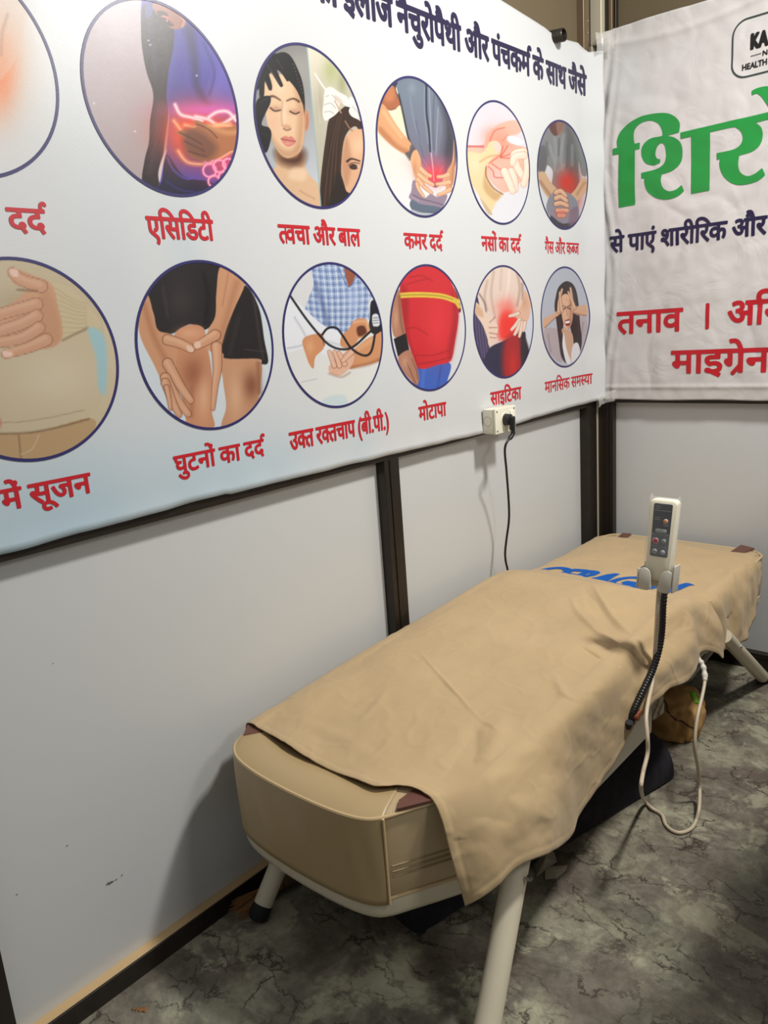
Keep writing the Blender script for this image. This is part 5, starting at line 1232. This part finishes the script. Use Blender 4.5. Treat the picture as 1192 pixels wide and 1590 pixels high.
# clip holder
M_CLIP = mat('grey_clip_plastic', (186, 182, 170), .35)
def clip_side(s):
    prof = [(s*.0400, -.128), (s*.0400, -.078), (s*.030, -.0735), (s*.018, -.078), (s*.012, -.090), (s*.010, -.108), (s*.008, -.126), (s*.018, -.131), (s*.034, -.131)]
    pl = smart(prof, 4)
    return slab([tuple(q) for q in (pl if s > 0 else pl[::-1])], .0235, .0275, 'clamp_jaw', M_CLIP, stand, .001)
clip_side(-1); clip_side(1)
for s in (-1, 1): rbox((s*.0445-.002, -.129, -.026), (s*.0445+.002, -.060 if s > 0 else -.078, .0262), .0015, 'clamp_side', M_CLIP, stand)
rbox((-.0445, -.130, -.030), (.0445, -.066, -.0255), .0015, 'back_plate', M_CLIP, stand)
gpx = [(1029, 915, .755), (1029, 940, .756), (1028, 965, .757), (1026, 990, .757), (1021, 1015, .756), (1013, 1040, .752), (1003, 1062, .748), (992, 1085, .744), (983, 1105, .740), (979, 1122, .736)]
gp = catmull([hit(a, b, 0, x)+np.array([0, .012 if k == 0 else 0, 0]) for k, (a, b, x) in enumerate(gpx)], 16)
MB().tube(gp, [.0088+(.0013 if k % 3 == 0 else -.0005) for k in range(len(gp))], 12).build('gooseneck', mat('black_corrugated_hose', (22, 21, 22), .38), stand, True, auto=False)
kb = hit(984, 1112, 0, .742)
rb = MB(); rb.tube([(kb[0]-.02, kb[1], kb[2]), (kb[0]+.014, kb[1], kb[2])], [.010, .009], 14)
rb.tube([(kb[0]+.004, kb[1]+.006, kb[2]+.002), (kb[0]+.006, kb[1]+.024, kb[2]+.004)], [.006, .007], 10)
rb.build('clamp_knob', mat('orange_brown_knob', (130, 66, 38), .4), stand, True)
gb = hit(978, 1127, 0, .74)
MB().tube([gb+np.array([0, -.004, .012]), gb+np.array([-.004, 0, -.004]), gb+np.array([-.03, .0, -.01])], [.0100, .0085, .004], 12).build('socket_boot', M_RUB, stand, True)
# cream cable: from the remote, down beside the hose, over the floor and up into the bed
M_CABLE = mat('cream_cable', (198, 182, 158), .4)
cpx = [(1023, 912, 0, .750), (1021, 935, 0, .757), (1019, 970, 0, .757), (1017, 1005, 0, .752), (1015, 1035, 0, .744), (1012, 1062, 0, .752), (1006, 1090, 0, .768), (1003, 1115, 0, .782), (1005, 1145, 0, .798), (1005, 1170, 0, .802), (998, 1200, 0, .808), (995, 1226, 0, .812), (1000, 1243, 2, .035), (1012, 1255, 2, .010), (1027, 1265, 2, .0056), (1033, 1280, 2, .0056), (1044, 1290, 2, .0056), (1057, 1293, 2, .0056), (1072, 1287, 2, .0056), (1080, 1275, 2, .010), (1085, 1255, 2, .035), (1086, 1225, 0, .800), (1084, 1195, 0, .798), (1079, 1165, 0, .794), (1079, 1140, 0, .790), (1083, 1110, 0, .784), (1090, 1080, 0, .776), (1094, 1055, 0, .766), (1091, 1035, 0, .752), (1084, 1024, 0, .735), (1076, 1019, 0, .712)]
cp = catmull([hit(a, b, ax, v) for a, b, ax, v in cpx], 10)
cab = MB().tube(cp, .0052, 10).build('cable', M_CABLE, remote, True)
relief = cp[-32:-4]
MB().tube(relief, [.0078+(.0014 if (k//3) % 2 else -.0006) for k in range(len(relief))], 12).build('strain_relief', mat('white_rubber', (220, 214, 200), .5), cab, True, auto=False)

# ------------------------------------------------------------------ power outlet box and cord
M_BOX = mat('ivory_plastic_box', (232, 228, 208), .38)
outlet = empty('power_outlet', (.03, -.835, 1.11), 'ivory surface mounted socket box with switch at the lower edge of the left banner', 'socket')
y0, y1, z0, z1 = -.900, -.775, 1.069, 1.153
MB().box((.010, y0, z0), (.052, y1, z1), .003).build('back_box', M_BOX, outlet, True)
fp = MB().box((.0525, y0-.001, z0-.001), (.062, y1+.001, z1+.001), .002).build('face_plate', M_BOX, outlet, True)
for y in (y0+.009, y1-.009):
    for z in (z0+.009, z1-.009): MB().tube([(.0615, y, z), (.0632, y, z)], .0030, 10).build('screw', mat('dark_screw', (70, 66, 60), .4, metal=.6), fp, True)
MB().box((.0622, -.811, z0+.034), (.0655, -.789, z1-.014), .001).build('switch_rocker', mat('white_switch', (240, 238, 226), .3), fp, True)
MB().box((.0622, -.806, z0+.024), (.0628, -.796, z0+.0255)).build('switch_line', M_BLACK, fp)
so = MB(); so.tube([(.0615, -.842, 1.112), (.0640, -.842, 1.112)], .0245, 28); so.build('socket_face', M_BOX, fp, True)
ko = MB(); nn = 28
V = [(.029+r*math.cos(2*math.pi*k/nn), y0-.0006, 1.112+r*math.sin(2*math.pi*k/nn)) for k in range(nn) for r in (.0165, .0150)]
ko.add(V, [(2*k, 2*k+1, (2*k+3) % (2*nn), (2*k+2) % (2*nn)) for k in range(nn)]); ko.build('knockout_ring', mat('knockout_shadow_line', (170, 164, 146), .5), outlet)
cord = empty('power_lead', (.05, -.842, 1.10), 'black power lead with moulded plug hanging from the ivory socket box', 'power lead')
pg = MB()
pg.tube([(.0642, -.842, 1.112), (.083, -.842, 1.112), (.088, -.842, 1.112)], [.0205, .0195, .013], 24)
pg.box((.082, -.853, 1.076), (.098, -.831, 1.124), .006)
pg.build('plug', mat('black_pvc', (20, 20, 21), .35), cord, True)
cpts = catmull([(.090, -.842, 1.085), (.090, -.842, 1.062)]+[tuple(hit(a, b, 0, x)) for a, b, x in ((784, 694, .084), (786, 730, .066), (789, 770, .052), (790, 805, .044), (786, 838, .040), (784, 858, .036), (785, 872, .034), (788, 890, .030))]+[(.018, -.826, .50), (.012, -.826, .42), (.010, -.83, .25), (.03, -.82, .10), (.10, -.80, .012), (.22, -.82, .006)], 8)
MB().tube(cpts, [.0068+.0010*((k//2) % 2) if k < 12 else .0040 for k in range(len(cpts))], 12).build('flex', mat('black_flex', (16, 16, 17), .4), cord, True, auto=False)

# ------------------------------------------------------------------ things on the floor
# dark half round bolster
A0, A1 = np.array([.548, -.868]), np.array([.300, -1.878])
ax_ = (A1-A0)/np.linalg.norm(A1-A0); sd = np.array([ax_[1], -ax_[0]]); sd = sd if sd[0] > 0 else -sd
rgs = []
Ln = np.linalg.norm(A1-A0)
for k, (s, f) in enumerate([(0, .0), (0, .80), (.004, .93), (.014, .985), (.03, 1)]+[(Ln*q/16, 1+.012*math.sin(q*1.3)) for q in range(1, 16)]+[(Ln-.03, 1), (Ln-.014, .985), (Ln-.004, .93), (Ln, .8), (Ln, 0)]):
    c = A0+ax_*s; r = []
    for i in range(36):
        a = math.pi*i/27 if i <= 27 else None
        if a is not None: u, h = .152*math.copysign(abs(math.cos(a))**.85, math.cos(a)), .008+.128*math.sin(a)**.8
        else: u, h = -.152+.304*(i-27)/9, .001
        u *= f; h = .001+(h-.001)*f if f < 1 and f > 0 else (h if f else .06)
        r.append((c[0]+sd[0]*u, c[1]+sd[1]*u, h))
    rgs.append(r)
bol = loft(rgs, 'bolster', mat('charcoal_fabric', (42, 41, 46), .9, spec=.15, sheen=.0, var=(40, .18), bump=[('noise', (90, 90, 90), .3, .003)]), None)
tag(bol, 'long charcoal half round bolster lying on the floor under the bed', 'bolster')
# jute bag
random.seed(11)
def blobmesh(c, r, seed, amp, pw=.8, ico=5):
    bm = bmesh.new(); bmesh.ops.create_icosphere(bm, subdivisions=ico, radius=1)
    for v in bm.verts:
        n = v.co.copy(); v.co = Vector([math.copysign(abs(q)**pw, q) for q in n])
        k = 1+amp*(abs(mnoise.noise(n*1.6+Vector((seed, 0, 0))))*1.2-.2)+amp*.35*abs(mnoise.noise(n*4.5+Vector((0, seed, 0))))
        v.co = Vector((c[0]+v.co.x*r[0]*k, c[1]+v.co.y*r[1]*k, max(.002, c[2]+v.co.z*r[2]*k)))
    return bm
bagm = mat('brown_jute', (188, 148, 96), .9, spec=.15, var=(30, .12), bump=[('wave', (1, 1, 160), .12, .001), ('noise', (220, 220, 220), .4, .002)])
bc = hit(1046, 1112, 2, .05)
bmj = blobmesh((bc[0]-.012, bc[1]+.01, .05), (.100, .104, .082), 3.2, .26, .62)
jute = MB().bm(bmj).build('jute_bag', bagm, None, True, auto=False)
tag(jute, 'crumpled brown jute bag with a neon green tag on the floor behind the bolster', 'bag')
def onbag(px, py, e=.003):
    q = hit(px, py, 2, 0); d = Vector(q-CAM).normalized()
    dg = bpy.context.evaluated_depsgraph_get()
    ok, loc, nr, _ = jute.ray_cast(Vector(CAM), d)
    if not ok:
        ok, loc, nr, _ = jute.closest_point_on_mesh(Vector(CAM)+d*(Vector(bc)-Vector(CAM)).length)
    return loc-d*e
fold = [onbag(*q) for q in ((1028, 1083), (1034, 1092), (1037, 1105), (1048, 1117), (1058, 1120), (1070, 1128), (1080, 1132))]
fold = [f for f in fold if f]
if len(fold) > 2: MB().tube(catmull(fold, 4), .0022, 6).build('fold_edge', mat('dark_jute_edge', (60, 38, 22), .9), jute, True)
lab = [[onbag(1070+8*j+2.0*i-1*j, 1073+1*j+4.6*i, .004) for j in range(3)] for i in range(5)]
if all(all(r) for r in lab):
    b = MB(); V = [v for r in lab for v in r]
    b.add(V, [(i*3+j, i*3+j+1, (i+1)*3+j+1, (i+1)*3+j) for i in range(4) for j in range(2)])
    t = b.build('tag', mat('neon_green_tag', (130, 222, 40), .5), jute, True); t.modifiers.new('th', 'SOLIDIFY').thickness = .001
# clear wrap hanging by the rail
b = MB(); V = []
for i in range(9):
    for j in range(6):
        q = hit(1003+i*3.4+j*.2, 1098+j*5.5-i*2.4, 0, .70+.006*math.sin(i*2.1+j*1.7)); V.append(q)
b.add(V, [(i*6+j, i*6+j+1, (i+1)*6+j+1, (i+1)*6+j) for i in range(8) for j in range(5)])
wr = b.build('plastic_wrap', M_BAG, None, False); wr.modifiers.new('th', 'SOLIDIFY').thickness = .0004
tag(wr, 'crinkled clear plastic wrap hanging beside the white rail under the near sheet', 'plastic wrap')
# straw broom along the wall
br_ = empty('straw_broom', (.06, -2.0, 0), 'brown straw broom lying on the floor along the left wall behind the bed leg', 'broom')
random.seed(5); s_ = MB()
for k in range(110):
    a = Vector((.050+random.uniform(-.014, .014), -1.99+random.uniform(0, .02), .022+random.uniform(-.012, .012)))
    e = Vector((.038+random.uniform(-.034, .030), -2.125+random.uniform(-.022, .02), .016+random.uniform(-.013, .020)))
    s_.tube([a, (a+e)/2+Vector((0, 0, random.uniform(-.002, .003))), e], [.0012, .0011, .0006], 4)
o = s_.build('bristles', mat('straw', (150, 106, 60), .8), br_); o['kind'] = 'stuff'
MB().tube([(.052, -2.0, .022), (.062, -1.93, .024), (.072, -1.80, .024), (.080, -1.5, .020), (.085, -1.2, .016)], [.017, .024, .022, .014, .010], 12).build('handle', mat('dark_brown_wood', (84, 58, 36), .6), br_, True)
# dry leaf bit and torn plastic scraps
lf = hit(219, 1568, 2, 0); b = MB()
for k, (dx, dy, a) in enumerate([(0, 0, .3), (.006, .004, 1.2), (-.008, -.006, .6), (-.016, -.010, .9)]):
    w_ = .006 if k < 2 else .003
    q = [(lf[0]+dx+w_*1.6*math.cos(a+t), lf[1]+dy+w_*math.sin(a+t), .0015+.002*math.sin(t*2)) for t in np.linspace(0, 6.28, 8)[:-1]]
    b.add(q, [tuple(range(7))])
l = b.build('dry_leaf', mat('dry_brown_leaf', (134, 92, 50), .7)); tag(l, 'tiny brown dry leaf crumb on the floor at lower left', 'leaf'); l.modifiers.new('th', 'SOLIDIFY').thickness = .0006
M_SCRAP = mat('brownish_film', (150, 140, 122), .22, trans=.0, spec=.6)
def scrap(pxs, hs, label):
    V = [tuple(hit(a, b_, 2, h)) for (a, b_), h in zip(pxs, hs)]; n = len(V)
    c = np.mean(np.array(V), 0); c[2] = max(hs)*.8
    b = MB(); b.add(V+[tuple(c)], [(i, (i+1) % n, n) for i in range(n)])
    o = b.build('plastic_scrap', M_SCRAP, None); o.modifiers.new('th', 'SOLIDIFY').thickness = .0006
    tag(o, label, 'plastic scrap', 'plastic scraps on the floor'); return o
scrap([(828, 1340), (838, 1322), (855, 1312), (862, 1330), (865, 1338), (850, 1348), (843, 1354), (832, 1362)], [.002, .02, .03, .022, .006, .004, .008, .002], 'larger crumpled brownish plastic scrap beside the near right bed leg')
scrap([(846, 1352), (853, 1346), (881, 1343), (878, 1352), (864, 1364), (846, 1366)], [.012, .016, .012, .004, .001, .001], 'small pointed plastic scrap beside the larger scrap')

for r_ in (bed, stand, remote, outlet, cord, br_): adopt(r_)
